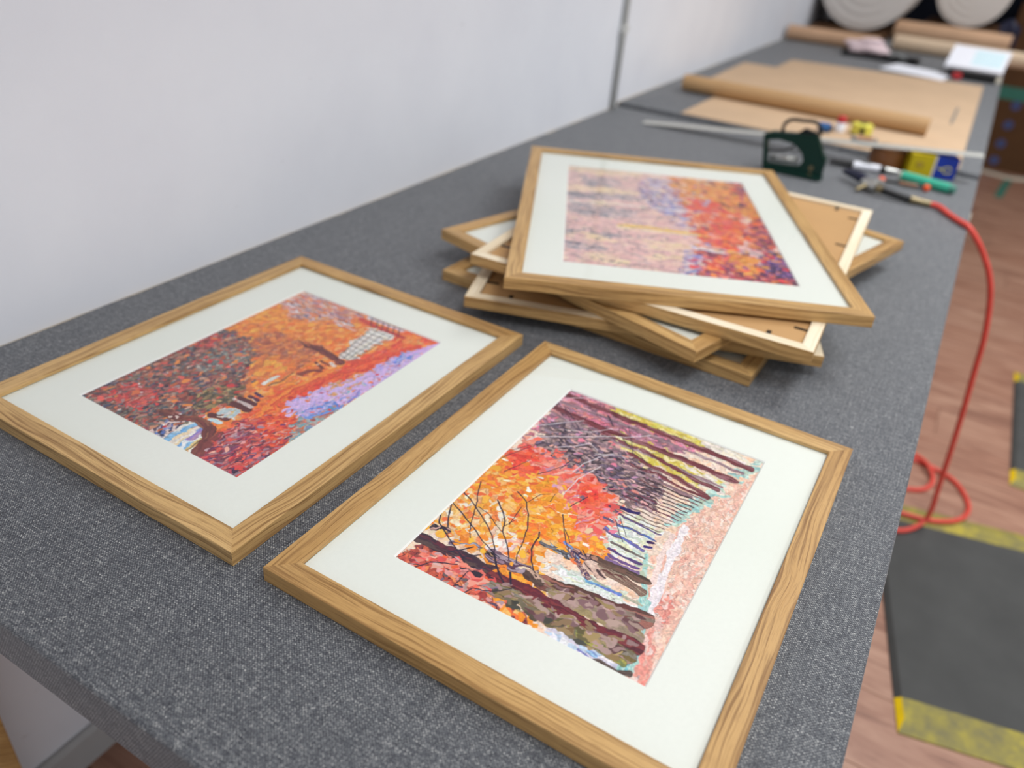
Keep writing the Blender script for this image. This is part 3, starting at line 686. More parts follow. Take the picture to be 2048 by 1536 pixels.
ART_BIRCH = [
('r',(-.038,1.055,1.051,1.045,1.024,-.033,-.02,-.028),'birch',7.0,0.35,(3,-.1)),
('r',(-.002,1.007,.354,1.009,.465,.971,.178,.914,-.006,.924),'birchyel',8.4,0.1,(3,-.05)),
('r',(-.003,.754,.309,.764,.439,.718,.251,.695,-.006,.676),'birchyel',8.4,0.1,(3,-.05)),
('r',(-.001,.677,.171,.692,.332,.71,.405,.638,.169,.612,-.004,.58),'birchgrey',5.6,0.5,(3,-.11)),
('r',(-.002,.564,.167,.557,.369,.524,.337,.442,.114,.428,0,.459),'birchgrey',5.6,0.5,(3,-.1)),
('r',(.065,.873,.232,.873,.338,.8,.119,.759),'birchgrey',5.6,0.5,(3,-.12)),
('r',(-.003,.288,.16,.288,.37,.268,.274,.244,-.002,.233),'birchgrey',5.6,0.5,(3,-.09)),
('r',(-.003,.163,.179,.163,.2,.125,-.002,.113),'birchgrey',5.6,0.5,(3,-.09)),
('r',(.117,.597,.246,.593,.244,.554,.116,.548),'birchyel',8.4,0.1,(3,-.11)),
('r',(.259,.38,.404,.38,.62,.37,.589,.327,.399,.328,.256,.332),'birchyel',8.4,0.1,(3,-.1)),
('r',(.042,.259,.205,.255,.203,.197,.042,.205),'birchyel',8.4,0.1,(3,-.09)),
('r',(.369,.259,.553,.246,.568,.197,.384,.184),'birchyel',8.4,0.1,(3,-.09)),
('r',(.11,.09,.242,.091,.283,.038,.13,.022),'birchyel',8.4,0.1,(3,-.09)),
('r',(.379,.133,.559,.141,.55,.088,.375,.092),'birchyel',8.4,0.1,(3,-.09)),
('r',(.416,.909,.591,.956,.647,.859,.646,.6,.666,.499,.705,.315,.597,.38,.539,.477,.426,.587,.386,.72),'cblue',6.3,0.3,(1.5,-.36)),
('r',(.567,.991,.954,1,.991,.803,.994,.608,.86,.585,.744,.644,.619,.677,.572,.814),'corange',7.0,0.3,(1.6,-.38)),
('r',(.605,.675,.771,.649,.893,.617,.889,.391,.782,.24,.672,.265,.616,.346,.606,.514),'cred',8.4,0.25,(1.6,-.35)),
('r',(.631,.754,.76,.731,.888,.709,.792,.626,.64,.642),'cred',7.0,0.25,(1.6,-.37)),
('r',(.913,1.005,1.018,1.026,1.024,.486,1.037,.325,.902,.259,.864,.387,.967,.603,.941,.764),'cdark',5.6,0.45,(1.2,-.37)),
('r',(.97,.828,1.021,.868,1.021,.613,.927,.545),'corange',5.6,0.3,(1,.25)),
('r',(.608,.233,.734,.232,.848,.229,.875,.073,.822,-.045,.617,-.023,.521,.037),'cdark',5.6,0.45,(1.3,-.31)),
('r',(.546,.202,.657,.186,.594,.087,.566,-.012,.494,.003),'cblue',5.6,0.4,(1.5,-.3)),
('r',(.734,.232,.848,.229,.857,.089,.797,.023,.749,.092),'corange',7.0,0.3,(1,.22)),
('r',(.651,.156,.721,.167,.71,.066,.643,.056),'cred',5.6,0.3,(1,.22)),
('r',(.912,.252,1.025,.27,1.022,.057,1.016,-.027,.881,.017,.868,.13),'cnavy',5.6,0.4,(1,.22)),
('r',(.792,.004,.897,.076,1.038,.041,1.015,-.041,.866,-.039),'cdark',5.6,0.4,(1,.21)),
('s',(.259,.37,.404,.376,.594,.356,.64,.35),9.8,'f0be50 f5c846 ebb450',0.4),
('s',(.001,.565,.245,.582,.527,.578,.681,.585,.884,.578),6.3,'f0dcd2 e6dceb f5e6c8',0.4),
('s',(.575,.241,.663,.221,.742,.212),8.4,'f0e1dc dcdcf0',0.4),
('s',(-.006,.647,.118,.659),4.2,'505064 3c4150',0.4),
('s',(-.003,.636,.078,.64,.17,.663),3.5,'464b5a',0.4),
('s',(-.003,.278,.077,.274,.159,.269),2.8,'46414b',0.4),
('s',(-.001,.168,.077,.168,.065,.157),4.2,'5a5a6e',0.4),
('s',(.145,.158,.189,.144),3.5,'64646e',0.4),
('s',(.303,.162,.449,.152),1.82,'64505a',0.4),
('s',(.115,.479,.14,.458),7.0,'6e6e7d',0.4),
('s',(.134,.817,.175,.831),5.6,'6e6973',0.4),
('s',(-.001,1,.251,.982),2.1,'78737d',0.4),
('s',(.613,.915,.635,.869),5.6,'8c5046',0.4),
('s',(.823,.714,.875,.651),8.4,'5a3c41',0.4),
('s',(.83,.247,.872,.233,.914,.219),4.2,'6e7d96 46465a',0.4),
('s',(.529,.019,.576,.046),4.2,'5a78b4',0.4),
('s',(.239,.039,.369,.033,.496,.014),2.1,'6e5a64',0.4),
('s',(.026,.52,.04,.517),1.76,'6e646e',0.3),
('s',(.193,.282,.211,.281),2.03,'6e646e',0.3),
('s',(.367,.27,.378,.267),2.19,'505564',0.3),
('s',(.53,.665,.548,.666),1.56,'6e646e',0.3),
('s',(.474,.673,.495,.671),1.89,'785f64',0.3),
('s',(.316,.216,.336,.217),1.12,'6e646e',0.3),
('s',(.017,.089,.025,.086),2.0,'6e646e',0.3),
('s',(.298,.11,.307,.108),1.49,'785f64',0.3),
('s',(.543,.505,.551,.502),1.25,'3c4150',0.3),
('s',(.388,.813,.402,.809),1.71,'505564',0.3),
('s',(.18,.572,.189,.567),1.63,'6e646e',0.3),
('s',(.482,.63,.493,.628),2.2,'505564',0.3),
('s',(.05,.062,.067,.062),2.24,'785f64',0.3),
('s',(.47,.204,.477,.201),1.34,'3c4150',0.3),
('s',(.546,.468,.555,.466),1.54,'6e646e',0.3),
('s',(.11,.783,.126,.782),1.73,'505564',0.3),
('s',(.471,.978,.485,.976),1.66,'785f64',0.3),
('s',(.307,.412,.32,.411),1.38,'6e646e',0.3),
('s',(.559,.336,.575,.335),1.47,'785f64',0.3),
('s',(.45,.379,.471,.379),1.61,'785f64',0.3),
('s',(.242,.677,.26,.673),1.5,'785f64',0.3),
('s',(.05,.785,.071,.787),2.13,'3c4150',0.3),
('s',(.114,.162,.13,.16),1.21,'6e646e',0.3),
('s',(.199,.548,.209,.544),1.8,'505564',0.3),
('s',(.436,.177,.456,.178),1.77,'785f64',0.3),
('s',(.348,.03,.355,.027),2.22,'6e646e',0.3),
('s',(.366,.279,.384,.278),2.05,'3c4150',0.3),
('s',(.477,.277,.496,.278),1.67,'6e646e',0.3),
('s',(.192,.697,.205,.694),2.24,'785f64',0.3),
('s',(.27,.04,.28,.039),1.78,'3c4150',0.3),
('s',(.109,.379,.127,.378),1.53,'785f64',0.3),
('s',(.396,.793,.405,.788),2.23,'3c4150',0.3),
('s',(.369,.621,.378,.619),1.37,'785f64',0.3),
('s',(.489,.205,.497,.204),1.46,'505564',0.3),
('s',(.096,.163,.112,.162),2.19,'3c4150',0.3),
('s',(.011,.668,.03,.669),2.18,'505564',0.3),
('s',(.075,.886,.1,.887),2.12,'6e646e',0.3),
('s',(.412,.3,.433,.299),1.93,'3c4150',0.3),
('s',(.386,.24,.4,.239),1.29,'3c4150',0.3),
('s',(.314,.892,.325,.887),1.41,'785f64',0.3),
('s',(.329,.628,.343,.628),1.19,'505564',0.3),
('s',(.16,.263,.171,.26),1.22,'505564',0.3),
('s',(.46,.166,.47,.165),1.65,'6e646e',0.3),
('s',(.523,.492,.541,.49),1.89,'785f64',0.3),
('s',(.211,.763,.228,.763),1.65,'3c4150',0.3),
('s',(.175,.289,.195,.288),1.16,'6e646e',0.3),
('s',(.144,.114,.159,.114),2.12,'3c4150',0.3),
('s',(.525,.886,.537,.885),1.24,'505564',0.3),
('s',(.351,.409,.373,.41),1.21,'505564',0.3),
('s',(.289,.388,.305,.388),1.34,'505564',0.3),
('s',(.194,.33,.203,.329),1.69,'505564',0.3),
('s',(.043,.692,.056,.687),2.12,'505564',0.3),
('s',(.013,.233,.023,.232),1.95,'3c4150',0.3),
('s',(.501,.644,.515,.642),1.16,'785f64',0.3),
('s',(.32,.897,.337,.896),1.75,'3c4150',0.3),
('s',(.44,.261,.453,.261),1.14,'785f64',0.3),
('s',(.576,.673,.596,.673),1.82,'785f64',0.3),
('s',(.185,.313,.196,.311),1.15,'3c4150',0.3),
('s',(.343,.277,.358,.276),1.47,'6e646e',0.3),
('s',(.347,.256,.367,.257),1.36,'785f64',0.3),
('s',(.432,.31,.439,.307),1.35,'505564',0.3),
('s',(.138,.124,.146,.121),1.45,'6e646e',0.3),
('s',(.592,.899,.615,.901),1.92,'505564',0.3),
('s',(.413,.18,.429,.18),1.78,'3c4150',0.3),
('s',(.405,.204,.423,.202),1.3,'6e646e',0.3),
('s',(.027,.893,.039,.887),2.16,'3c4150',0.3),
('s',(.396,.288,.415,.289),1.34,'6e646e',0.3),
('s',(.226,.333,.24,.332),1.6,'785f64',0.3),
('s',(.461,.218,.469,.217),1.37,'6e646e',0.3),
('s',(.2,.113,.219,.112),1.55,'505564',0.3),
('s',(.597,.767,.611,.762),1.36,'505564',0.3),
('s',(.072,.617,.091,.617),1.73,'505564',0.3),
('s',(.518,.189,.536,.19),2.23,'785f64',0.3),
('s',(.229,.964,.249,.963),1.95,'785f64',0.3),
('s',(.129,.585,.146,.587),1.21,'6e646e',0.3),
('s',(.565,.425,.575,.423),1.79,'505564',0.3),
('s',(.478,.957,.494,.953),1.27,'505564',0.3),
('s',(.081,.318,.091,.316),1.73,'3c4150',0.3),
('s',(.104,.568,.122,.567),2.19,'3c4150',0.3),
('s',(.157,.583,.173,.581),1.53,'6e646e',0.3),
('s',(.271,.147,.278,.144),1.34,'6e646e',0.3),
('s',(.085,.227,.101,.228),2.04,'505564',0.3),
('s',(.465,.926,.488,.928),1.32,'505564',0.3),
('s',(.164,.096,.174,.094),1.97,'505564',0.3),
('s',(.547,.658,.562,.659),1.71,'3c4150',0.3),
('s',(.045,.476,.054,.474),2.14,'3c4150',0.3),
('s',(.116,.258,.126,.258),1.92,'505564',0.3),
('s',(.665,.983,.673,.981),1.7,'785f64',0.3),
('s',(.041,.39,.054,.39),1.34,'505564',0.3),
('s',(.45,.904,.466,.905),1.24,'3c4150',0.3),
('s',(.29,.282,.299,.28),1.77,'505564',0.3),
('s',(.398,.975,.407,.973),1.84,'3c4150',0.3),
('s',(.315,.048,.323,.047),1.63,'785f64',0.3),
('s',(.102,.433,.119,.432),1.77,'6e646e',0.3),
('s',(.153,.34,.168,.339),1.9,'3c4150',0.3),
('s',(.1,.769,.124,.767),1.91,'785f64',0.3),
('s',(.381,.667,.403,.669),1.23,'6e646e',0.3),
('s',(.486,.612,.507,.613),1.23,'3c4150',0.3),
('s',(.016,.952,.039,.954),1.85,'6e646e',0.3),
('s',(.137,.676,.161,.677),1.39,'785f64',0.3),
('s',(.564,.514,.579,.513),1.17,'6e646e',0.3),
('s',(.031,.954,.056,.954),1.95,'6e646e',0.3),
('s',(.593,.604,.605,.602),1.12,'3c4150',0.3),
('s',(.059,.531,.07,.53),1.76,'505564',0.3),
('s',(.252,.866,.267,.866),1.15,'3c4150',0.3),
('s',(.061,.806,.077,.805),2.13,'785f64',0.3),
('s',(.182,.27,.201,.27),2.14,'505564',0.3),
('s',(.485,.599,.498,.598),1.21,'785f64',0.3),
('s',(.244,.234,.263,.234),1.82,'785f64',0.3),
('s',(.173,.584,.181,.579),1.83,'6e646e',0.3),
('d',(-.001,1,.67,1.011,.616,.346,.515,-.001,.001,.002),'birch',130,12.6,(3,-.04)),
('d',(-.001,1,.552,.988,.518,.329,.43,.004,.001,.002),'birchdot',170,5.6,(2.2,-.04)),
('d',(.437,.979,.809,.985,.711,.228,.58,.009,.536,.287),'cblue',70,9.8,(1.6,-.34)),
('d',(-.001,1,.552,.988,.518,.329,.43,.004,.001,.002),'birchdot',170,5.6,(2.2,-.04)),
('d',(.437,.979,.809,.985,.711,.228,.58,.009,.536,.287),'birchyel',40,11.2,(2,-.34)),
('d',(.608,.979,1.001,1.003,.999,-.001,.537,.002,.632,.444),'cred',120,11.2,(1.6,-.34)),
('d',(.608,.979,1.001,1.003,.999,-.001,.537,.002,.632,.444),'cdark',120,9.8,(1.6,-.34)),
('d',(.608,.979,1.001,1.003,.999,-.001,.537,.002,.632,.444),'corange',90,9.8,(1.6,-.34)),
('d',(.765,.621,1.006,.558,.999,-.001,.537,.002),'bpink',60,8.4,(1.6,-.33))]
def hexcol(h):
    return np.array([int(h[i:i + 2], 16) for i in (0, 2, 4)], float) / 255.0

def vnoise(x, y, seed):
    """smooth value noise on arrays x, y"""
    rs = np.random.RandomState(seed)
    tab = rs.rand(64, 64)
    xi = np.floor(x).astype(int); yi = np.floor(y).astype(int)
    fx = x - xi; fy = y - yi
    fx = fx * fx * (3 - 2 * fx); fy = fy * fy * (3 - 2 * fy)
    a = tab[xi & 63, yi & 63]; b = tab[(xi + 1) & 63, yi & 63]
    c = tab[xi & 63, (yi + 1) & 63]; d = tab[(xi + 1) & 63, (yi + 1) & 63]
    return (a * (1 - fx) + b * fx) * (1 - fy) + (c * (1 - fx) + d * fx) * fy

def in_poly(px, py, poly):
    n = len(poly) // 2
    inside = np.zeros(px.shape, bool)
    j = n - 1
    for i in range(n):
        xi, yi, xj, yj = poly[2 * i], poly[2 * i + 1], poly[2 * j], poly[2 * j + 1]
        if yi != yj:
            c = ((yi > py) != (yj > py)) & (px < (xj - xi) * (py - yi) / (yj - yi) + xi)
            inside ^= c
        j = i
    return inside

def paint(elems, w, h, nx, ny, seed):
    big = paint_raw(elems, w, h, nx * 2, ny * 2, seed)
    return big.reshape(ny, 2, nx, 2, 3).mean((1, 3))

def paint_raw(elems, w, h, nx, ny, seed):
    """a print of flat brush patches: regions are mosaics of warped cells, strokes are ribbons"""
    rs = np.random.RandomState(seed)
    X, Y = np.meshgrid(np.linspace(0, w, nx), np.linspace(0, h, ny))     # metres, row = y
    wx = X + .0035 * (vnoise(X * 260, Y * 260, 1) - .5) + .006 * (vnoise(X * 90, Y * 90, 2) - .5)
    wy = Y + .0035 * (vnoise(X * 260, Y * 260, 3) - .5) + .006 * (vnoise(X * 90, Y * 90, 4) - .5)
    fine = vnoise(X * 700, Y * 700, 5) - .5
    img = np.ones((ny, nx, 3))
    for k, e in enumerate(elems):
        if e[0] == 'd':                     # scattered dabs: leaves, specks, glints
            _, poly, pal, num, size, (st, th) = e
            cols = np.array([hexcol(c) for c in PAL[pal].split()])
            u = np.array(poly[0::2]); v = np.array(poly[1::2])
            rk = np.random.RandomState(seed * 17 + k)
            cu = u.min() + (u.max() - u.min()) * rk.rand(num * 3); cv = v.min() + (v.max() - v.min()) * rk.rand(num * 3)
            ok = in_poly(cu, cv, poly); cu = cu[ok][:num] * w; cv = cv[ok][:num] * h
            for a0, b0 in zip(cu, cv):
                ln = size * .0005 * (.5 + rk.rand()) ; sh = ln / st * (.6 + .8 * rk.rand()); t0 = th + rk.randn() * .35
                i0, i1 = int((b0 - ln * 1.5) / h * ny), int((b0 + ln * 1.5) / h * ny) + 2
                j0, j1 = int((a0 - ln * 1.5) / w * nx), int((a0 + ln * 1.5) / w * nx) + 2
                i0, j0 = max(i0, 0), max(j0, 0)
                if i0 >= min(i1, ny) or j0 >= min(j1, nx): continue
                sx_ = wx[i0:i1, j0:j1] - a0; sy_ = wy[i0:i1, j0:j1] - b0
                p_ = sx_ * math.cos(t0) + sy_ * math.sin(t0); q_ = -sx_ * math.sin(t0) + sy_ * math.cos(t0)
                ins = (p_ / ln) ** 2 + (q_ / sh) ** 2 < 1
                cc = cols[rk.randint(len(cols))] * (.92 + .16 * rk.rand())
                img[i0:i1, j0:j1][ins] = cc
            continue
        if e[0] == 'r':
            _, poly, pal, cell, ink, (st, th) = e
            cols = np.array([hexcol(c) for c in PAL[pal].split()])
            u = np.array(poly[0::2]) * w; v = np.array(poly[1::2]) * h
            m = .020
            sel = (X > u.min() - m) & (X < u.max() + m) & (Y > v.min() - m) & (Y < v.max() + m)
            if not sel.any():
                continue
            px = wx[sel]; py = wy[sel]
            cs = cell * .001
            c_, s_ = math.cos(th), math.sin(th)
            a = (px * c_ + py * s_) / (cs * math.sqrt(st)); b = (-px * s_ + py * c_) / (cs / math.sqrt(st))
            ai = np.floor(a).astype(int); bi = np.floor(b).astype(int)
            f1 = np.full(a.shape, 9.); f2 = np.full(a.shape, 9.)
            ca = np.zeros(a.shape); cb = np.zeros(a.shape); hid = np.zeros(a.shape, int)
            tj = np.random.RandomState(seed * 31 + k).rand(97, 97, 3)
            for da in (-1, 0, 1):
                for db in (-1, 0, 1):
                    ia = ai + da; ib = bi + db
                    j = tj[ia % 97, ib % 97]
                    qa = ia + j[:, 0]; qb = ib + j[:, 1]
                    d = np.hypot(a - qa, b - qb)
                    nearer = d < f1
                    f2 = np.where(nearer, f1, np.minimum(f2, d))
                    ca = np.where(nearer, qa, ca); cb = np.where(nearer, qb, cb)
                    hid = np.where(nearer, (ia % 97) * 97 + ib % 97, hid)
                    f1 = np.where(nearer, d, f1)
            A_ = ca * cs * math.sqrt(st); B_ = cb * cs / math.sqrt(st)
            cx = A_ * c_ - B_ * s_; cy = A_ * s_ + B_ * c_
            r1 = tj.reshape(-1, 3)[hid]
            jx = .011 * (vnoise(cx * 130, cy * 130, 23) - .5) + .007 * (r1[:, 0] - .5)
            jy = .011 * (vnoise(cx * 130, cy * 130, 29) - .5) + .007 * (r1[:, 1] - .5)
            bd = np.clip(np.minimum(np.minimum(cx, w - cx), np.minimum(cy, h - cy)) / .018, 0, 1)
            ins = in_poly((cx + jx * bd) / w, (cy + jy * bd) / h, poly) if k else np.ones(cx.shape, bool)
            t = (r1[:, 2] * .75 + .9 * vnoise(cx * 55, cy * 55, 7 + k)) % 1.0
            ci = (t * len(cols)).astype(int) % len(cols)
            col = cols[ci]
            c2 = cols[(ci + 1 + (r1[:, 0] * 3).astype(int)) % len(cols)]
            g = np.clip(.5 * vnoise(px * 180, py * 180, 11) + .25 * f1 - .12, 0, .55)[:, None]
            col = col * (1 - g) + c2 * g
            col = col * (1 + .14 * (r1[:, 1] - .5) + .22 * fine[sel])[:, None]
            edge = ((f2 - f1) < .07 + .09 * r1[:, 1]) & (vnoise(px * 330, py * 330, 31) > .38)
            dark = edge & (((r1[:, 0] * 7.3 + r1[:, 1] * 3.1) % 1.0) < ink)
            col = np.where(dark[:, None], col * (.40 if ink >= .5 else .66) + np.array([.02, .0, .03]), col)
            lite = edge & ~dark & (((r1[:, 2] * 5.7) % 1.0) < .12)
            col = np.where(lite[:, None], col * .45 + .52, col)
            tmp = img[sel]
            tmp[ins] = col[ins]
            img[sel] = tmp
        else:
            _, pts, wd, cstr, rough = e
            cols = np.array([hexcol(c) for c in cstr.split()])
            u = np.array(pts[0::2]) * w; v = np.array(pts[1::2]) * h
            hw = wd * .0005
            m = hw * 1.6 + .004
            sel = (X > u.min() - m) & (X < u.max() + m) & (Y > v.min() - m) & (Y < v.max() + m)
            if not sel.any():
                continue
            px = X[sel] + (wx[sel] - X[sel]) * min(.55, .15 + rough); py = Y[sel] + (wy[sel] - Y[sel]) * min(.55, .15 + rough)
            best = np.full(px.shape, 9.); off = np.zeros(px.shape); arc = np.zeros(px.shape)
            acc = 0.
            for i in range(len(u) - 1):
                dx, dy = u[i + 1] - u[i], v[i + 1] - v[i]
                L = math.hypot(dx, dy) + 1e-9
                t = np.clip(((px - u[i]) * dx + (py - v[i]) * dy) / L ** 2, 0, 1)
                ex = px - u[i] - t * dx; ey = py - v[i] - t * dy
                d = np.hypot(ex, ey)
                n_ = d < best
                best = np.where(n_, d, best); off = np.where(n_, (ex * -dy + ey * dx) / L, off)
                arc = np.where(n_, acc + t * L, arc); acc += L
            wv = hw * (1 + rough * 1.1 * (vnoise(arc * 160 + k * 3.1, off * 0, 13) - .5)) * (1 - .25 * arc / max(acc, 1e-6) * (wd < 4))
            ins = best < wv
            q = off / max(hw, 1e-6)
            t = vnoise(q * 1.6 + k * 5.3, arc * (26 if rough < .5 else 220), 17 + k) * 1.35 + .35 * vnoise(q * 5 + k, arc * 120, 19)
            ci = (t * len(cols)).astype(int) % len(cols)
            col = cols[ci] * (1 + .25 * fine[sel])[:, None]
            if wd > 6 and cols.mean() < .5:
                rim = best > wv - .0006
                col = np.where(rim[:, None], col * .7, col)
            tmp = img[sel]
            tmp[ins] = col[ins]
            img[sel] = tmp
    return np.clip(img, 0.01, 1)

# ================================================================== structure
XW, XE, YN, YJ = -0.966, 0.0798, 0.189, 2.400
T2 = TZ + 0.012                # far table top
fl = struct('floor', mbox(-1.1, 5.0, -2.5, 6.9, -.03, -.004), M['plank'])
pl_me = None
rows = 36
for r in range(rows):
    y0 = -.20 + r * .192
    off = (r * .437) % 1.22
    for k in range(4):
        x0 = -.964 - off + k * 1.222
        if x0 + 1.22 < -.90 or x0 > 2.3: continue
        a, b = max(x0, -.964), x0 + 1.22
        o = obj('plank', mbox(a - (a + b) / 2, b - (a + b) / 2, -.0953, .0953, -.004, 0, bev=.0008, seg=1), M['plank'], fl)
        o.location = ((a + b) / 2, y0 + .096, 0)
wl = struct('wall_left', mbox(XW - .12, XW, -2.5, 6.9, -.03, 2.72), M['wall'])
struct('wall_back', mbox(XW, 5.0, 6.75, 6.9, -.03, 2.72), M['curtain'])
struct('ceiling', mbox(XW - .12, 2.3, -2.0, 6.9, 2.72, 2.80), M['ceil'])
bm = bmesh.new()
prism(bm, [(0, 0), (.013, 0), (.013, .066), (.007, .076), (0, .076)], -2.5, 6.75)
for v in bm.verts: v.co = Vector((XW + v.co.x, v.co.z, v.co.y))
struct('baseboard_left', bm, M['skirt'])

# ------------------------------------------------------------------ work tables
def worktable(label, y0, y1, top, legs, seed):
    rs = random.Random(seed)
    t = thing('worktable', label, 'table', ((XW + XE) / 2, (y0 + y1) / 2, 0), group='fabric covered worktables')
    cx, cy = (XW + XE) / 2, (y0 + y1) / 2
    bm = mbox(XW + .0012 - cx, XE - .004 - cx, y0 + .003 - cy, y1 - .003 - cy, top - .050, top - .0012)
    obj('table_board', bm, M['board'], t)
    # fabric wrapped over the board, cut a little unevenly along the wall
    n = 44
    wall_edge = [(XW + .0032 + .0028 * rs.random() * (1.6 if rs.random() < .3 else .7) - cx, y1 - (y1 - y0) * i / n - cy) for i in range(n + 1)]
    out = [(XE - cx, y0 - cy), (XE - cx, y1 - cy)] + wall_edge
    bm = prism(bmesh.new(), out, top - .053, top)
    es = [e for e in bm.edges if all(v.co.z > top - .001 for v in e.verts) and (all(v.co.x > XE - cx - .001 for v in e.verts) or all(v.co.y < y0 - cy + .001 for v in e.verts) or all(v.co.y > y1 - cy - .001 for v in e.verts))]
    es += [e for e in bm.edges if abs(e.verts[0].co.z - e.verts[1].co.z) > .01 and e.verts[0].co.x > XE - cx - .001]
    bmesh.ops.bevel(bm, geom=es, offset=.004, segments=3, profile=.5, affect='EDGES')
    sharp(obj('fabric_cover', bm, M['fabric'], t), 50)
    for lx0, lx1, ly0, ly1 in legs:
        obj('leg', mbox(lx0 - cx, lx1 - cx, ly0 - cy, ly1 - cy, 0.0, top - .0505, bev=.002), M['oak'], t)
    return t
worktable('grey fabric covered worktable in front, carrying the framed prints', YN, YJ - .0015, TZ,
          [(-.950, -.890, .207, .268), (-.02, .04, .26, .32), (-.950, -.890, 2.27, 2.33), (-.02, .04, 2.27, 2.33)], 1)
worktable('grey fabric covered worktable farther back, carrying kraft paper and tubes', YJ + .0015, 6.1, T2,
          [(-.950, -.890, 2.46, 2.52), (-.02, .04, 2.46, 2.52), (-.950, -.890, 5.9, 5.96), (-.02, .04, 5.9, 5.96)], 2)

c = thing('wall_conduit', 'thin grey vertical conduit running up the wall at the table joint', 'conduit', (XW, 2.346, TZ))
bm = tube(bmesh.new(), [(.0092, 0, .0005), (.0092, 0, .9), (.0092, 0, 1.85)], .009, 16)
obj('pipe', bm, M['conduit'], c, True)
bm = mbox(.0005, .0205, -.013, .013, .218, .240, bev=.002)
obj('clip', bm, M['conduit'], c)

# ================================================================== framed prints
print_w, print_h = .2492, .3600
def print_mesh(name, elems, w, h, nx, ny, seed):
    img = paint(elems, w, h, nx, ny, seed)
    img = img ** .86
    lin = np.where(img <= .04045, img / 12.92, ((img + .055) / 1.055) ** 2.4)
    xs, ys = np.meshgrid(np.linspace(-w / 2, w / 2, nx), np.linspace(-h / 2, h / 2, ny))
    co = np.zeros((ny * nx, 3)); co[:, 0] = xs.ravel(); co[:, 1] = ys.ravel()
    idx = np.arange(nx * ny).reshape(ny, nx)
    q = np.stack([idx[:-1, :-1], idx[:-1, 1:], idx[1:, 1:], idx[1:, :-1]], -1).reshape(-1, 4)
    me = bpy.data.meshes.new(name)
    me.vertices.add(len(co)); me.vertices.foreach_set('co', co.ravel())
    me.loops.add(q.size); me.loops.foreach_set('vertex_index', q.ravel().astype(np.int32))
    me.polygons.add(len(q)); me.polygons.foreach_set('loop_start', (np.arange(len(q)) * 4).astype(np.int32))
    me.update(calc_edges=True)
    at = me.color_attributes.new('Paint', 'FLOAT_COLOR', 'POINT')
    rgba = np.ones((ny * nx, 4)); rgba[:, :3] = lin.reshape(-1, 3)
    at.data.foreach_set('color', rgba.ravel())
    me.materials.append(M['prnt'])
    return me

FW, LIP, RAB = .0235, .0045, .006
def rail_mesh(name, L, T):
    """mitred oak rail, x along its length, y inwards from the outer edge, z 0 (back) .. T (front)"""
    prof = [(0, 0), (0, T), (FW, T), (FW, T - LIP), (FW - RAB, T - LIP), (FW - RAB, 0)]
    bm = bmesh.new(); ends = []
    for sgn in (-1, 1):
        ends.append([bm.verts.new((sgn * (L / 2 - y), y, z)) for y, z in prof])
    n = len(prof); fs = []
    for i in range(n):
        f = bm.faces.new((ends[0][i], ends[0][(i + 1) % n], ends[1][(i + 1) % n], ends[1][i]))
        f.material_index = 1 if i in (3, 4, 5) else 0
    bm.faces.new(ends[0]); bm.faces.new(ends[1][::-1])
    es = [e for e in bm.edges if (abs(e.verts[0].co.y) < 1e-6 and abs(e.verts[1].co.y) < 1e-6 and e.verts[0].co.x * e.verts[1].co.x < 0)
          or (abs(e.verts[0].co.y - FW) < 1e-6 and abs(e.verts[0].co.z - T) < 1e-6 and abs(e.verts[1].co.z - T) < 1e-6 and e.verts[0].co.x * e.verts[1].co.x < 0)]
    bmesh.ops.bevel(bm, geom=es, offset=.0007, segments=2, profile=.5, affect='EDGES')
    bmesh.ops.recalc_face_normals(bm, faces=bm.faces)
    me = bpy.data.meshes.new(name); bm.to_mesh(me); bm.free()
    me.materials.append(M['oak']); me.materials.append(M['bare'])
    return me

def frame_kit(W, H, T, aw, ah):
    """shared meshes of one frame size; aw, ah is the mat opening"""
    k = dict(W=W, H=H, T=T)
    k['long'] = rail_mesh('long_rail', H, T); k['short'] = rail_mesh('short_rail', W, T)
    iw, ih = W - 2 * (FW - RAB) - .002, H - 2 * (FW - RAB) - .002
    zt = T - LIP - .0012
    bm = bmesh.new()
    def ring(w, h, z): return [bm.verts.new((sx * w / 2, sy * h / 2, z)) for sx, sy in ((-1, -1), (1, -1), (1, 1), (-1, 1))]
    a, b, c_, d = ring(iw, ih, zt - .0016), ring(iw, ih, zt), ring(aw + .003, ah + .003, zt), ring(aw, ah, zt - .0016)
    for p, q, mi in ((a, b, 0), (b, c_, 0), (c_, d, 1), (d, a, 0)):
        for i in range(4):
            f = bm.faces.new((p[i], p[(i + 1) % 4], q[(i + 1) % 4], q[i])); f.material_index = mi
    bmesh.ops.recalc_face_normals(bm, faces=bm.faces)
    me = bpy.data.meshes.new('mat_board'); bm.to_mesh(me); bm.free()
    me.materials.append(M['matb']); me.materials.append(M['core']); k['mat'] = me
    bm = mbox(-iw / 2, iw / 2, -ih / 2, ih / 2, zt + .0001, T - LIP - .0001)
    bmesh.ops.recalc_face_normals(bm, faces=bm.faces)
    me = bpy.data.meshes.new('glazing'); bm.to_mesh(me); bm.free(); me.materials.append(M['glass']); k['glass'] = me
    k['zprint'] = zt - .0018
    bm = mbox(-iw / 2, iw / 2, -ih / 2, ih / 2, .0045, .0068)
    me = bpy.data.meshes.new('backing_board'); bm.to_mesh(me); bm.free(); me.materials.append(M['mdf']); k['back'] = me
    bm = mbox(-.003, .003, -.010, .010, 0, .0007)
    me = bpy.data.meshes.new('tab'); bm.to_mesh(me); bm.free(); me.materials.append(M['darkmetal']); k['tab'] = me
    k['iw'], k['ih'] = iw, ih
    return k

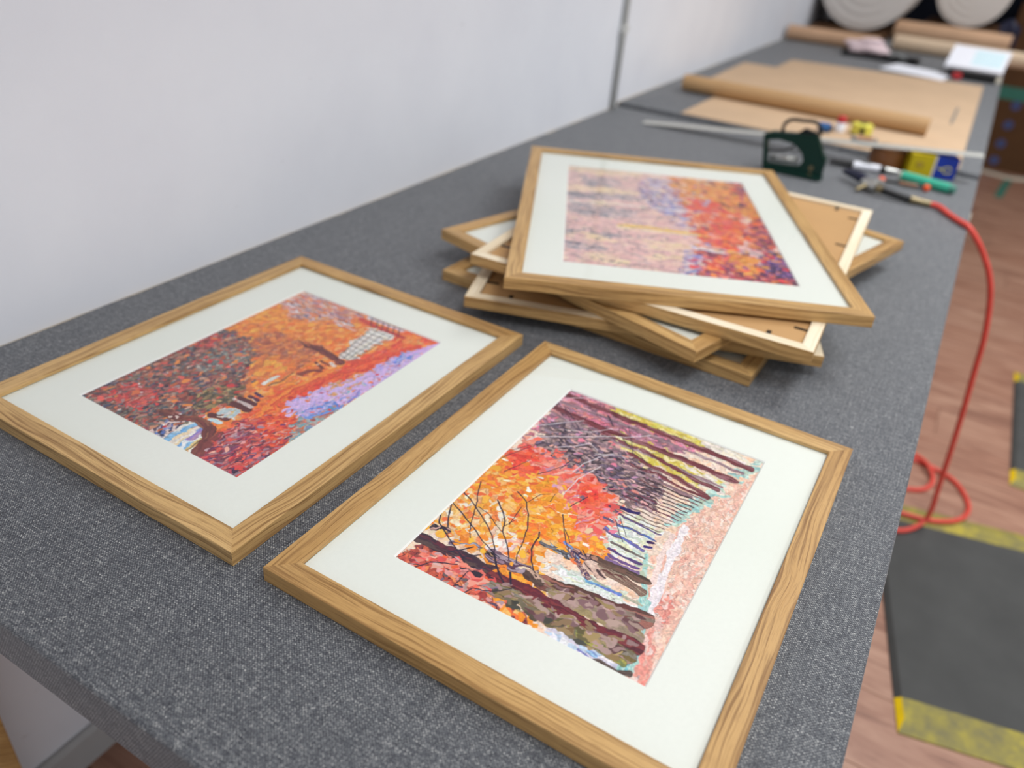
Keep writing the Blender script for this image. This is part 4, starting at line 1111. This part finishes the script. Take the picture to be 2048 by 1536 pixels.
def framed_print(kit, loc, th, label, art=None, back_up=False, off=(0, 0), group=None):
    W, H, T = kit['W'], kit['H'], kit['T']
    t = thing('framed_print', label, 'picture frame', loc, th, group)
    if back_up:
        t.rotation_euler = (PI, 0, th); t.location.z += T
    for me, x, y, rz in ((kit['long'], -W / 2, 0, -PI / 2), (kit['short'], 0, H / 2, PI), (kit['long'], W / 2, 0, PI / 2), (kit['short'], 0, -H / 2, 0)):
        o = link(bpy.data.objects.new('rail', me), t); o.location = (x, y, 0); o.rotation_euler = (0, 0, rz)
    o = link(bpy.data.objects.new('mat_board', kit['mat']), t); o.location = (off[0], off[1], 0)
    if art is not None:
        o = link(bpy.data.objects.new('print', art), t); o.location = (off[0], off[1], kit['zprint'])
    link(bpy.data.objects.new('glazing', kit['glass']), t)
    link(bpy.data.objects.new('backing_board', kit['back']), t)
    if back_up:
        iw, ih = kit['iw'] / 2, kit['ih'] / 2
        spots = [(sx * (iw - .008), y, PI / 2) for sx in (-1, 1) for y in (-ih + .05, -ih / 3, ih / 3, ih - .05)] + [(x, sy * (ih - .008), 0) for sy in (-1, 1) for x in (-iw + .045, 0, iw - .045)]
        for x, y, rz in spots:
            o = link(bpy.data.objects.new('tab', kit['tab']), t); o.location = (x, y, .0036); o.rotation_euler = (0, 0, rz)
    return t

small = frame_kit(.4159, .525, .0170, print_w, print_h)
large = frame_kit(.5116, .6853, .0174, .350, .500)
art_maple = print_mesh('print_maple_path', ART_MAPLE, print_w, print_h, 400, 580, 3)
art_avenue = print_mesh('print_tree_avenue', ART_AVENUE, print_w, print_h, 400, 580, 3)
art_birch = print_mesh('print_birch_grove', ART_BIRCH, .350, .500, 260, 370, 3)
framed_print(small, (-.6470, .6032, TZ + .0002), -.0096, 'oak framed autumn print with lavender path and white fence, beside the wall', art_maple)
framed_print(small, (-.1974, .6037, TZ + .0002), -.0049, 'oak framed autumn print of a tree-lined avenue, nearest the table edge', art_avenue)
G = 'frames in the stack'
sp = .0178
for n, (x, y, th, lab, art, bu) in enumerate((
        (-.3812, 1.3061, -.0296, 'face-up oak frame at the very bottom of the stack, white mat corner showing', art_birch, False),
        (-.4112, 1.2869, .3158, 'face-down frame with pale bare wood back, second from the bottom of the stack', None, True),
        (-.3618, 1.3041, -.2640, 'face-up oak frame in the middle of the stack, three white mat corners showing', art_birch, False),
        (-.3409, 1.3010, .0418, 'face-down frame with brown hardboard back, directly under the topmost birch print', None, True),
        (-.3983, 1.2932, .4496, 'oak framed print of pink birch trunks and red leaves on top of the stack', art_birch, False))):
    framed_print(large, (x, y, TZ + .0002 + n * sp), th, lab, art, bu, (0, 0), G)

# ================================================================== paper and tubes on the far table
def sheet(name, label, poly, z0, z1, m, cat='paper', group=None):
    cx = sum(p[0] for p in poly) / len(poly); cy = sum(p[1] for p in poly) / len(poly)
    o = obj(name, prism(bmesh.new(), [(x - cx, y - cy) for x, y in poly], 0, z1 - z0), m)
    o.location = (cx, cy, z0)
    return tag(o, label, cat, group)
sheet('kraft_paper_sheets', 'brown kraft paper sheets lying flat under the paper roll', [(-.757, 2.412), (.026, 2.412), (.016, 4.0), (-.755, 3.862)], T2 + .0003, T2 + .0035, M['kraft'])
sheet('kraft_paper_sheet', 'brown kraft paper sheet behind the roll, its left side near the wall', [(-.868, 2.785), (-.10, 2.785), (-.09, 3.60), (-.886, 3.560)], T2 + .0037, T2 + .0047, M['kraft'])
def roll_x(name, label, x0, x1, y, zb, r, wall, m, cat, rz=0.0, cap=None):
    t = thing(name, label, cat, ((x0 + x1) / 2, y, zb), rz)
    L = (x1 - x0) / 2
    prof = [(r - wall, -L), (r, -L), (r, L), (r - wall, L), (r - wall, -L)]
    bm = lathe(prof, 48, axis='X', caps=False)
    bmesh.ops.remove_doubles(bm, verts=bm.verts, dist=1e-6)
    bmesh.ops.translate(bm, verts=bm.verts, vec=(0, 0, r))
    sharp(obj('tube_wall', bm, m, t), 40)
    return t
t = roll_x('kraft_paper_roll', 'long brown kraft paper roll lying across the kraft sheets', -.872, -.092, 2.752, T2 + .0037, .0262, .012, M['kraftroll'], 'paper roll')
obj('core', lathe([(.0135, -.388), (.0135, .388)], 24, axis='X', bm=None), M['card'], t).location = (0, 0, .0262)
sheet('slit_strip', 'narrow dark strip lying on the kraft paper near its right side', [(-.043, 3.02), (-.036, 3.02), (-.036, 3.34), (-.043, 3.34)], T2 + .0037, T2 + .0062, M['grey'], 'strip')
t = roll_x('cardboard_tube', 'brown cardboard tube against the wall, behind the black tray', -.948, -.50, 4.575, T2 + .0003, .036, .004, M['card'], 'tube', .03)
t = roll_x('cardboard_tube', 'thick light brown cardboard tube just in front of the foam roll with a hole', -.515, .070, 5.28, T2 + .0003, .052, .006, M['card'], 'tube', -.02)
t = roll_x('cardboard_tube', 'pale cardboard tube sticking out past the far right table edge', -.455, .36, 4.80, T2 + .0003, .037, .004, M['cardpale'], 'tube', -.005)

def foam_roll(label, x, y, zb, r, hole, L):
    t = thing('foam_roll', label, 'foam roll', (x, y, zb), group='white foam rolls at the far end')
    prof = []
    turns = 9
    for i in range(turns):           # slightly stepped face: the wound layers
        ra = hole + (r - hole) * i / turns; rb = hole + (r - hole) * (i + 1) / turns
        prof += [(ra + .001, -.0008 * (i % 2)), (rb - .001, -.0008 * (i % 2))]
    bm = lathe([(hole, L)] + [(hole, 0)] + prof + [(r, 0.006), (r, L), (hole, L)], 64, axis='Y', caps=False)
    bmesh.ops.remove_doubles(bm, verts=bm.verts, dist=1e-6)
    bmesh.ops.translate(bm, verts=bm.verts, vec=(0, 0, r))
    sharp(obj('wound_foam', bm, M['foam'], t), 45)
    bm = lathe([(hole - .004, L), (hole - .0005, L), (hole - .0005, .01), (hole - .004, .01), (hole - .004, L)], 32, axis='Y', caps=False)
    bmesh.ops.translate(bm, verts=bm.verts, vec=(0, 0, r))
    obj('core_tube', bm, M['cardbox'], t)
    return t
flat1 = tag(obj('flat_carton', mbox(-.195, .195, -.30, .30, 0, .040, bev=.002), M['cardbox']), 'flat brown carton under the large foam roll by the wall', 'carton')
flat1.location = (-.735, 5.32, T2 + .0003)
flat2 = tag(obj('flat_carton', mbox(-.21, .21, -.28, .28, 0, .090, bev=.002), M['cardbox']), 'brown carton under the small foam roll with a hole', 'carton')
flat2.location = (-.185, 5.72, T2 + .0003)
foam_roll('large white foam roll beside the wall at the far end', -.695, 5.10, T2 + .0406, .252, .030, .5)
foam_roll('smaller white foam roll with dark centre hole, at the far end', -.19, 5.52, T2 + .0906, .192, .022, .45)
# ================================================================== things at the far end of the table
t = thing('tray', 'flat black tray holding a crumpled pink film, near the far tubes', 'tray', (-.45, 4.36, T2 + .0003), -.02)
bm = mbox(-.17, .17, -.07, .07, 0, .006); obj('tray_floor', bm, M['black'], t)
for x0, x1, y0, y1 in ((-.17, .17, -.07, -.064), (-.17, .17, .064, .07), (-.17, -.164, -.064, .064), (.164, .17, -.064, .064)):
    obj('rim', mbox(x0, x1, y0, y1, .006, .022), M['black'], t)
def lump(name, label, cat, loc, rx, ry, rz, m, seed, amp=.18):
    bm = bmesh.new(); bmesh.ops.create_icosphere(bm, subdivisions=4, radius=1.0)
    rs = np.random.RandomState(seed); ks = rs.randn(9, 3) * 3.2; ph = rs.rand(9) * 6.3
    for v in bm.verts:
        d = 1 + amp * sum(math.sin(k[0] * v.co.x + k[1] * v.co.y + k[2] * v.co.z + p) for k, p in zip(ks, ph)) / 3
        v.co = Vector((v.co.x * d * rx, v.co.y * d * ry, max(v.co.z * d, -.8) * rz))
    mz = min(v.co.z for v in bm.verts)
    for v in bm.verts: v.co.z -= mz
    o = obj(name, bm, m, smooth=True); o.location = loc
    return tag(o, label, cat)
lump('crumpled_film', 'crumpled pale pink plastic film lying in the black tray', 'film', (-.52, 4.36, T2 + .0066), .085, .045, .042, M['pink'], 5, .22)
lump('crumpled_wrapper', 'small crumpled grey wrapper lying in the black tray', 'wrapper', (-.385, 4.355, T2 + .0066), .04, .035, .018, M['grey'], 8, .3)
sheet('paper_sheet', 'white paper sheet lying beside the black tray', [(-.41, 4.03), (-.14, 3.955), (-.12, 4.19), (-.36, 4.27)], T2 + .0040, T2 + .0052, M['white'])
bk = tag(obj('black_binder', mbox(-.10, .10, -.10, .10, 0, .030, bev=.003), M['black']), 'black binder under the tilted white notepad, far right', 'binder'); bk.location = (-.045, 4.22, T2 + .0040)
t = thing('notepad', 'white notepad with pale blue print leaning on the black binder', 'notepad', (-.045, 4.150, T2 + .0410), -.06)
t.rotation_euler = (math.radians(24), 0, -.06)
obj('page_block', mbox(-.115, .115, -.01, .16, 0, .010), M['white'], t)
obj('printed_panel', mbox(-.02, .100, .02, .14, .0102, .0106), M['cyanp'], t)
obj('spine_strip', mbox(-.115, -.104, -.01, .16, .0102, .0112), M['white'], t)
bm = bmesh.new(); lathe([(.004, 0), (.017, 0), (.019, .004), (.019, .020), (.016, .024), (.004, .024)], 24, bm=bm)
o = tag(obj('tape_reel', bm, M['red'], smooth=False), 'small red reel in front of the black binder', 'reel'); o.location = (-.098, 4.085, T2 + .0040)
o = tag(obj('block', lathe([(.012, 0), (.018, .004), (.018, .022), (.012, .030)], 20), M['cream']), 'small cream cap at the far right table corner', 'cap'); o.location = (.055, 4.16, T2 + .0003)
o = lump('dark_cloth', 'dark navy cloth bundle beside the small foam roll', 'cloth', (.045, 5.385, T2 + .0004), .055, .035, .085, M['navy'], 11, .2)

# tall carton on the floor beyond the table
t = thing('tall_carton', 'tall brown cardboard carton with blue dots standing on the floor', 'carton', (.62, 6.56, 0.0005))
obj('carton_body', mbox(-.55, .55, -.16, .16, 0, 1.02, bev=.004), M['cardbox'], t)
obj('flap', mbox(-.55, .55, -.163, -.1605, .90, 1.02), M['cardbox'], t)
obj('tape_band', mbox(-.55, .55, -.1625, -.1603, .455, .535), M['tealdk'], t)
for z in (.426, .301, .176, .062):
    bm = lathe([(.030, 0), (.030, .0012)], 28, axis='Y'); d = obj('printed_dot', bm, M['bluedot'], t); d.location = (-.365, -.1620, z)
def ribbon(name, label, cat, pts, w, th, m):
    P = spline(pts, 6); bm = bmesh.new(); prev = None
    for i, p in enumerate(P):
        d = P[min(i + 1, len(P) - 1)] - P[max(i - 1, 0)]; d.z = 0; d.normalize(); s = Vector((-d.y, d.x, 0)) * w / 2
        q = [bm.verts.new(p + s), bm.verts.new(p - s), bm.verts.new(p - s + Vector((0, 0, th))), bm.verts.new(p + s + Vector((0, 0, th)))]
        if prev:
            for k in range(4): bm.faces.new((prev[k], prev[(k + 1) % 4], q[(k + 1) % 4], q[k]))
        else: bm.faces.new(q)
        prev = q
    bm.faces.new(prev[::-1])
    return tag(obj(name, bm, m), label, cat)
ribbon('packing_strip', 'cream packing strip lying on the floor before the tall carton', 'strip', [(.17, 6.30, .0006), (.28, 6.26, .0006), (.38, 6.24, .0006), (.52, 6.30, .0006), (.75, 6.33, .0006)], .07, .004, M['cream'])
ribbon('teal_strip', 'teal tape strip lying on the floor in front of the tall carton', 'strip', [(.375, 6.17, .0006), (.35, 5.95, .0006), (.325, 5.66, .0006)], .045, .002, M['tealdk'])

# ================================================================== tools by the joint of the two tables
# staple gun, standing on its base, nose to the right
t = thing('staple_gun', 'dark green metal staple gun standing behind the stacked frames', 'staple gun', (-.34, 2.06, TZ + .0003), 0)
outer = [(-.423, .083), (-.405, .092), (-.297, .104), (-.287, .087), (-.271, .060), (-.262, .050), (-.263, .019), (-.260, 0), (-.297, 0), (-.363, .0), (-.408, .003), (-.415, .042)]
hole = [(-.411, .070), (-.383, .0765), (-.345, .073), (-.322, .056), (-.315, .039), (-.320, .025), (-.345, .021), (-.400, .017)]
bm = bmesh.new()
def loop(P, y): 
    vs = [bm.verts.new((x + .34, y, z)) for x, z in P]
    return vs, [bm.edges.new((vs[i], vs[(i + 1) % len(vs)])) for i in range(len(vs))]
vo, eo = loop(outer, -.011); vh, eh = loop(hole, -.011)
bmesh.ops.triangle_fill(bm, use_beauty=True, use_dissolve=False, edges=eo + eh)
r = bmesh.ops.extrude_face_region(bm, geom=list(bm.faces))
bmesh.ops.translate(bm, verts=[v for v in r['geom'] if isinstance(v, bmesh.types.BMVert)], vec=(0, .022, 0))
obj('body', bm, M['green'], t)
bm = tube(bmesh.new(), [(x + .34, -.001, z) for x, z in ((-.404, .0435), (-.385, .046), (-.364, .052), (-.350, .062), (-.342, .0735))], .003, 10)
obj('trigger_spring', bm, M['darkmetal'], t, True)
bm = tube(bmesh.new(), spline([(x + .34, 0, z) for x, z in ((-.382, .0955), (-.382, .112), (-.368, .126), (-.340, .129), (-.312, .131), (-.297, .121), (-.292, .1035))], 5), .0045, 12)
obj('lever_handle', bm, M['black'], t, True)
bm = bmesh.new(); prism(bm, [(-.345 + .34, .0995), (-.330 + .34, .113), (-.300 + .34, .106), (-.298 + .34, .1045)], -.008, .008)
for v in bm.verts: v.co = Vector((v.co.x, v.co.z, v.co.y))
obj('lever_pivot', bm, M['black'], t)
obj('plunger', tube(bmesh.new(), [(-.055, .002, .028), (.012, .002, .035)], .0075, 14), M['steel'], t, True)
for x, z in ((.049, .026), (.050, .0085)):
    bm = lathe([(.0055, -.0135), (.0055, -.0110)], 18, axis='Y'); o = obj('rivet', bm, M['brass'], t); o.location = (x, 0, z)
obj('magazine', mbox(-.06, .076, -.0075, .0075, .0005, .010), M['green'], t).location = (0, -.0188, 0)

# straightedge resting on the near table at one end, on tape roll and carton at the other
p0, p1 = Vector((-.815, 2.254, TZ + .0012)), Vector((.068, 2.345, TZ + .0720))
t = tag(obj('straightedge', mbox(0, (p1 - p0).length, -.021, .021, 0, .0022, bev=.0005, seg=1), M['rulerm']), 'long silver metal straightedge slanting up onto the yellow and blue carton', 'straightedge')
d = (p1 - p0).normalized(); side = Vector((0, 0, 1)).cross(d).normalized(); up = d.cross(side)
t.matrix_world = Matrix.Translation(p0) @ Matrix((d, side, up)).transposed().to_4x4()

# carton of staples, half yellow half blue
t = thing('staple_carton', 'small yellow and blue carton standing at the table joint', 'carton', (-.034, 2.310, TZ + .0003), math.atan2(.04, .11))
h = .0560
obj('yellow_half', mbox(-.0585, 0.0, 0, .050, 0, h, bev=.0008), M['yellow'], t)
obj('pale_seam', mbox(.0002, .0045, .0002, .0498, 0, h - .0002), M['cream'], t)
obj('blue_half', mbox(.0047, .0585, 0, .050, 0, h, bev=.0008), M['blue'], t)
obj('dark_end', mbox(.0587, .0600, .0005, .0495, 0, h - .0005), M['darkmetal'], t)
obj('printed_mark', tube(bmesh.new(), [(-.034 + .009 * math.cos(a), -.0004, .030 + .005 * math.sin(a)) for a in np.linspace(0, 2 * PI, 20)[:-1]], .0012, 6, closed=True), M['brown'], t)
obj('printed_letter', tube(bmesh.new(), [(.036 + .011 * math.cos(a), -.0004, .024 + .008 * math.sin(a)) for a in np.linspace(.5, 2 * PI - .2, 22)], .0016, 6), M['yellow2'], t)
obj('printed_line', mbox(.012, .026, -.0006, -.0001, .024, .028), M['yellow2'], t)

def stick(name, label, cat, a, b, segs, rz_up=.0, group=None):
    """segs: (part, t0, t1, r0, r1, material) along a..b"""
    a, b = Vector(a), Vector(b); t = thing(name, label, cat, a, 0, group); ab = b - a
    for nm, t0, t1, r0, r1, m in segs:
        n = 5
        pts = [ab * (t0 + (t1 - t0) * i / n) for i in range(n + 1)]
        rr = [r0 + (r1 - r0) * i / n for i in range(n + 1)]
        sharp(obj(nm, tube(bmesh.new(), pts, rr, 18), M[m], t), 45)
    return t
stick('marker', 'thick teal marker lying in front of the yellow and blue carton', 'marker', (-.098, 2.222, TZ + .0128), (.033, 2.187, TZ + .0128),
      [('barrel', .03, .90, .0122, .0122, 'teal'), ('end_plug', 0, .03, .0108, .0120, 'cream'), ('tip_cap', .90, 1.0, .0122, .0085, 'tealdk')])
t = stick('hook_tool', 'thin black tool with orange ball ends lying before the teal marker', 'hand tool', (-.134, 2.152, TZ + .0092), (-.030, 2.166, TZ + .0092),
      [('shaft', .03, .97, .0042, .0042, 'black'), ('grip', .40, .80, .0056, .0056, 'brown')])
for p in (Vector((0, 0, 0)), Vector((.104, .014, 0))):
    bm = bmesh.new(); bmesh.ops.create_uvsphere(bm, u_segments=20, v_segments=12, radius=.0088); o = obj('ball_end', bm, M['orange'], t, True); o.location = p
t = stick('glazing_cutter', 'black and white cutter lying between the staple gun and the carton', 'cutter', (-.275, 2.222, TZ + .0105), (-.105, 2.262, TZ + .0105),
      [('handle', 0, .34, .0062, .0085, 'black'), ('body', .34, .72, .0098, .0092, 'white'), ('collar', .72, .80, .0096, .0096, 'darkmetal'), ('nose', .80, .95, .0070, .0050, 'steel'), ('wheel_holder', .95, 1.0, .0035, .0030, 'steel')])
bm = mbox(-.012, .012, -.004, .004, .009, .0125, bev=.001); o = obj('slider', bm, M['grey'], t); o.location = (.09, .021, 0); o.rotation_euler = (0, 0, .23)
# tape rolls
def tape_roll(label, x, y, z, r, hole, h, m):
    t = thing('tape_roll', label, 'tape roll', (x, y, z))
    bm = lathe([(hole + .004, 0), (r, 0), (r, h), (hole + .004, h), (hole + .004, 0)], 48, caps=False); bmesh.ops.remove_doubles(bm, verts=bm.verts, dist=1e-6)
    sharp(obj('wound_tape', bm, M[m], t), 40)
    bm = lathe([(hole, 0), (hole + .0038, 0), (hole + .0038, h + .001), (hole, h + .001), (hole, 0)], 40, caps=False); bmesh.ops.remove_doubles(bm, verts=bm.verts, dist=1e-6)
    sharp(obj('core_ring', bm, M['card'], t), 40)
    return t
tape_roll('brown packing tape roll under the straightedge, left of the yellow carton', -.150, 2.345, TZ + .0003, .046, .030, .047, 'brown')
tape_roll('clear grey tape roll behind the straightedge on the kraft paper', -.232, 2.478, T2 + .0037, .036, .024, .016, 'grey')
# small bottles between straightedge and paper roll
t = stick('glue_bottle', 'small blue bottle lying behind the staple gun handle', 'bottle', (-.372, 2.530, T2 + .0170), (-.330, 2.536, T2 + .0170), [('bottle_body', 0, .8, .0130, .0130, 'blue2'), ('cap', .8, 1.0, .0085, .0070, 'black')])
t = thing('glue_pot', 'small white pot with red lid beside the yellow tape measure', 'pot', (-.317, 2.575, T2 + .0037))
sharp(obj('pot_body', lathe([(.010, 0), (.0145, .002), (.0145, .024), (.012, .028)], 24), M['white'], t))
sharp(obj('lid', lathe([(.0135, .0282), (.0135, .042), (.010, .045)], 24), M['red'], t))
t = thing('tape_measure', 'round yellow tape measure lying behind the straightedge', 'tape measure', (-.258, 2.590, T2 + .0037), .2)
sharp(obj('case', lathe([(.021, 0), (.0300, .004), (.0312, .016), (.0300, .030), (.021, .034)], 30), M['yellow2'], t), 50)
obj('belt_clip', mbox(-.006, .006, -.0335, -.0310, .008, .026), M['darkmetal'], t)
obj('label_disc', lathe([(.014, .0341), (.014, .0349)], 24), M['black'], t)

# air blow gun and its hose
t = thing('air_gun', 'air blow gun with navy handle lying in front of the tools', 'air gun', (-.150, 2.045, TZ + .0003))
def sub(bm, m, nm, smooth=True): return sharp(obj(nm, bm, M[m], t), 50)
z = .016
sub(tube(bmesh.new(), spline([(-.072, .075, z + .002), (-.050, .060, z + .004), (-.022, .034, z + .004), (-.004, .014, z)], 5), [.0055, .0065, .0075, .0085, .0095, .010, .0105, .011, .0115, .012, .012, .012, .0115, .011, .011, .011], 14), 'navy', 'handle')
sub(tube(bmesh.new(), [(-.014, .018, z), (.000, .004, z), (.020, -.010, z)], [.012, .0145, .011], 16), 'steel', 'valve_body')
sub(tube(bmesh.new(), [(.004, .012, z + .002), (.016, .020, z + .012), (.030, .014, z + .010)], [.004, .005, .004], 10), 'steel', 'trigger')
sub(tube(bmesh.new(), [(-.006, -.004, z), (-.018, -.024, z - .006), (-.022, -.032, z - .008)], [.006, .005, .0035], 12), 'brass', 'nozzle')
sub(tube(bmesh.new(), [(.020, -.010, z), (.034, -.015, z - .001)], [.0095, .0095], 14), 'brass', 'swivel_nut')
sub(tube(bmesh.new(), [(.034, -.015, z - .001), (.072, -.020, z - .004), (.098, -.019, z - .006)], [.0085, .0085, .0085], 14), 'black', 'grip_sleeve')
sub(tube(bmesh.new(), [(.098, -.019, z - .006), (.118, -.017, z - .007), (.142, -.015, z - .008)], [.0095, .0075, .0080], 14), 'brass', 'hose_coupling')
HR = .0064
hp = [(-.0072, 2.030, TZ + .0085), (.012, 2.022, TZ + .0085), (.038, 1.982, TZ + .0068), (.061, 1.949, TZ + .0066), (.080, 1.925, TZ + .0060), (.103, 1.921, TZ - .014), (.126, 1.925, TZ - .042), (.155, 1.930, TZ - .087), (.177, 1.935, TZ - .143), (.197, 1.940, TZ - .228), (.209, 1.945, TZ - .319), (.224, 1.950, TZ - .437), (.237, 1.955, TZ - .556), (.246, 1.960, TZ - .651), (.255, 1.962, TZ - .741), (.250, 1.955, .032), (.225, 1.918, .0200), (.190, 1.888, .0195), (.120, 1.872, .0185), (.060, 1.895, .0065), (.070, 1.945, .0065), (.130, 1.968, .0190),
      (.203, 1.975, .0198), (.273, 1.990, .0200), (.336, 2.043, .0190), (.357, 2.144, .0068), (.312, 2.245, .0065), (.225, 2.283, .0065), (.130, 2.275, .0065), (.075, 2.205, .0065), (.115, 2.130, .0065), (.195, 2.119, .0065), (.244, 2.155, .0065), (.256, 2.215, .0110), (.222, 2.280, .0180), (.130, 2.335, .0080), (-.05, 2.42, .0065), (-.30, 2.55, .0065)]
tag(obj('air_hose', tube(bmesh.new(), spline(hp, 8), HR, 14), M['hose'], smooth=True), 'red rubber air hose hanging off the table and coiling on the floor', 'hose')
o = tag(obj('edge_label', mbox(-.0006, .0006, -.03, .03, -.030, .0, bev=.0002, seg=1), M['cream']), 'small cream sticker on the table edge beside the air gun', 'sticker')
o.location = (XE + .0009, 2.05, TZ - .004)

# ================================================================== mats on the floor
def floor_mat(label, loc, rz, W, L, band, hz=.012):
    t = thing('anti_fatigue_mat', label, 'floor mat', loc, rz, 'rubber mats on the floor')
    s = .030
    def slab(y0, y1, near, far, mats, nm):
        bm = bmesh.new()
        yb0, yt0 = y0, y0 + (s if near else 0); yb1, yt1 = y1, y1 - (s if far else 0)
        lo = [bm.verts.new(p) for p in ((0, yb0, 0), (W, yb0, 0), (W, yb1, 0), (0, yb1, 0))]
        ed = [bm.verts.new(p) for p in ((0, yb0, .003), (W, yb0, .003), (W, yb1, .003), (0, yb1, .003))]
        hi = [bm.verts.new(p) for p in ((.012, yt0, hz), (W - .012, yt0, hz), (W - .012, yt1, hz), (.012, yt1, hz))]
        bm.faces.new(lo[::-1]); bm.faces.new(hi)
        for a, b in ((lo, ed), (ed, hi)):
            for i in range(4):
                f = bm.faces.new((a[i], a[(i + 1) % 4], b[(i + 1) % 4], b[i]))
                if i in (1, 3): f.material_index = 1
        o = obj(nm, bm, mats, t)
        return o
    slab(0, band, True, False, [M['worn'], M['brightyellow']], 'yellow_edging')
    slab(band + .0004, L - band - .0004, False, False, [M['rubber'], M['rubber']], 'rubber_pad')
    slab(L - band, L, False, True, [M['worn'], M['brightyellow']], 'yellow_edging')
    return t
floor_mat('black rubber mat with worn yellow ends, nearest, partly under the red hose', (.280, 1.262, .0005), .21, .60, .775, .085)
floor_mat('black rubber mat with yellow ends, farther back at the right edge', (.458, 2.335, .0005), .0, .60, .80, .085)
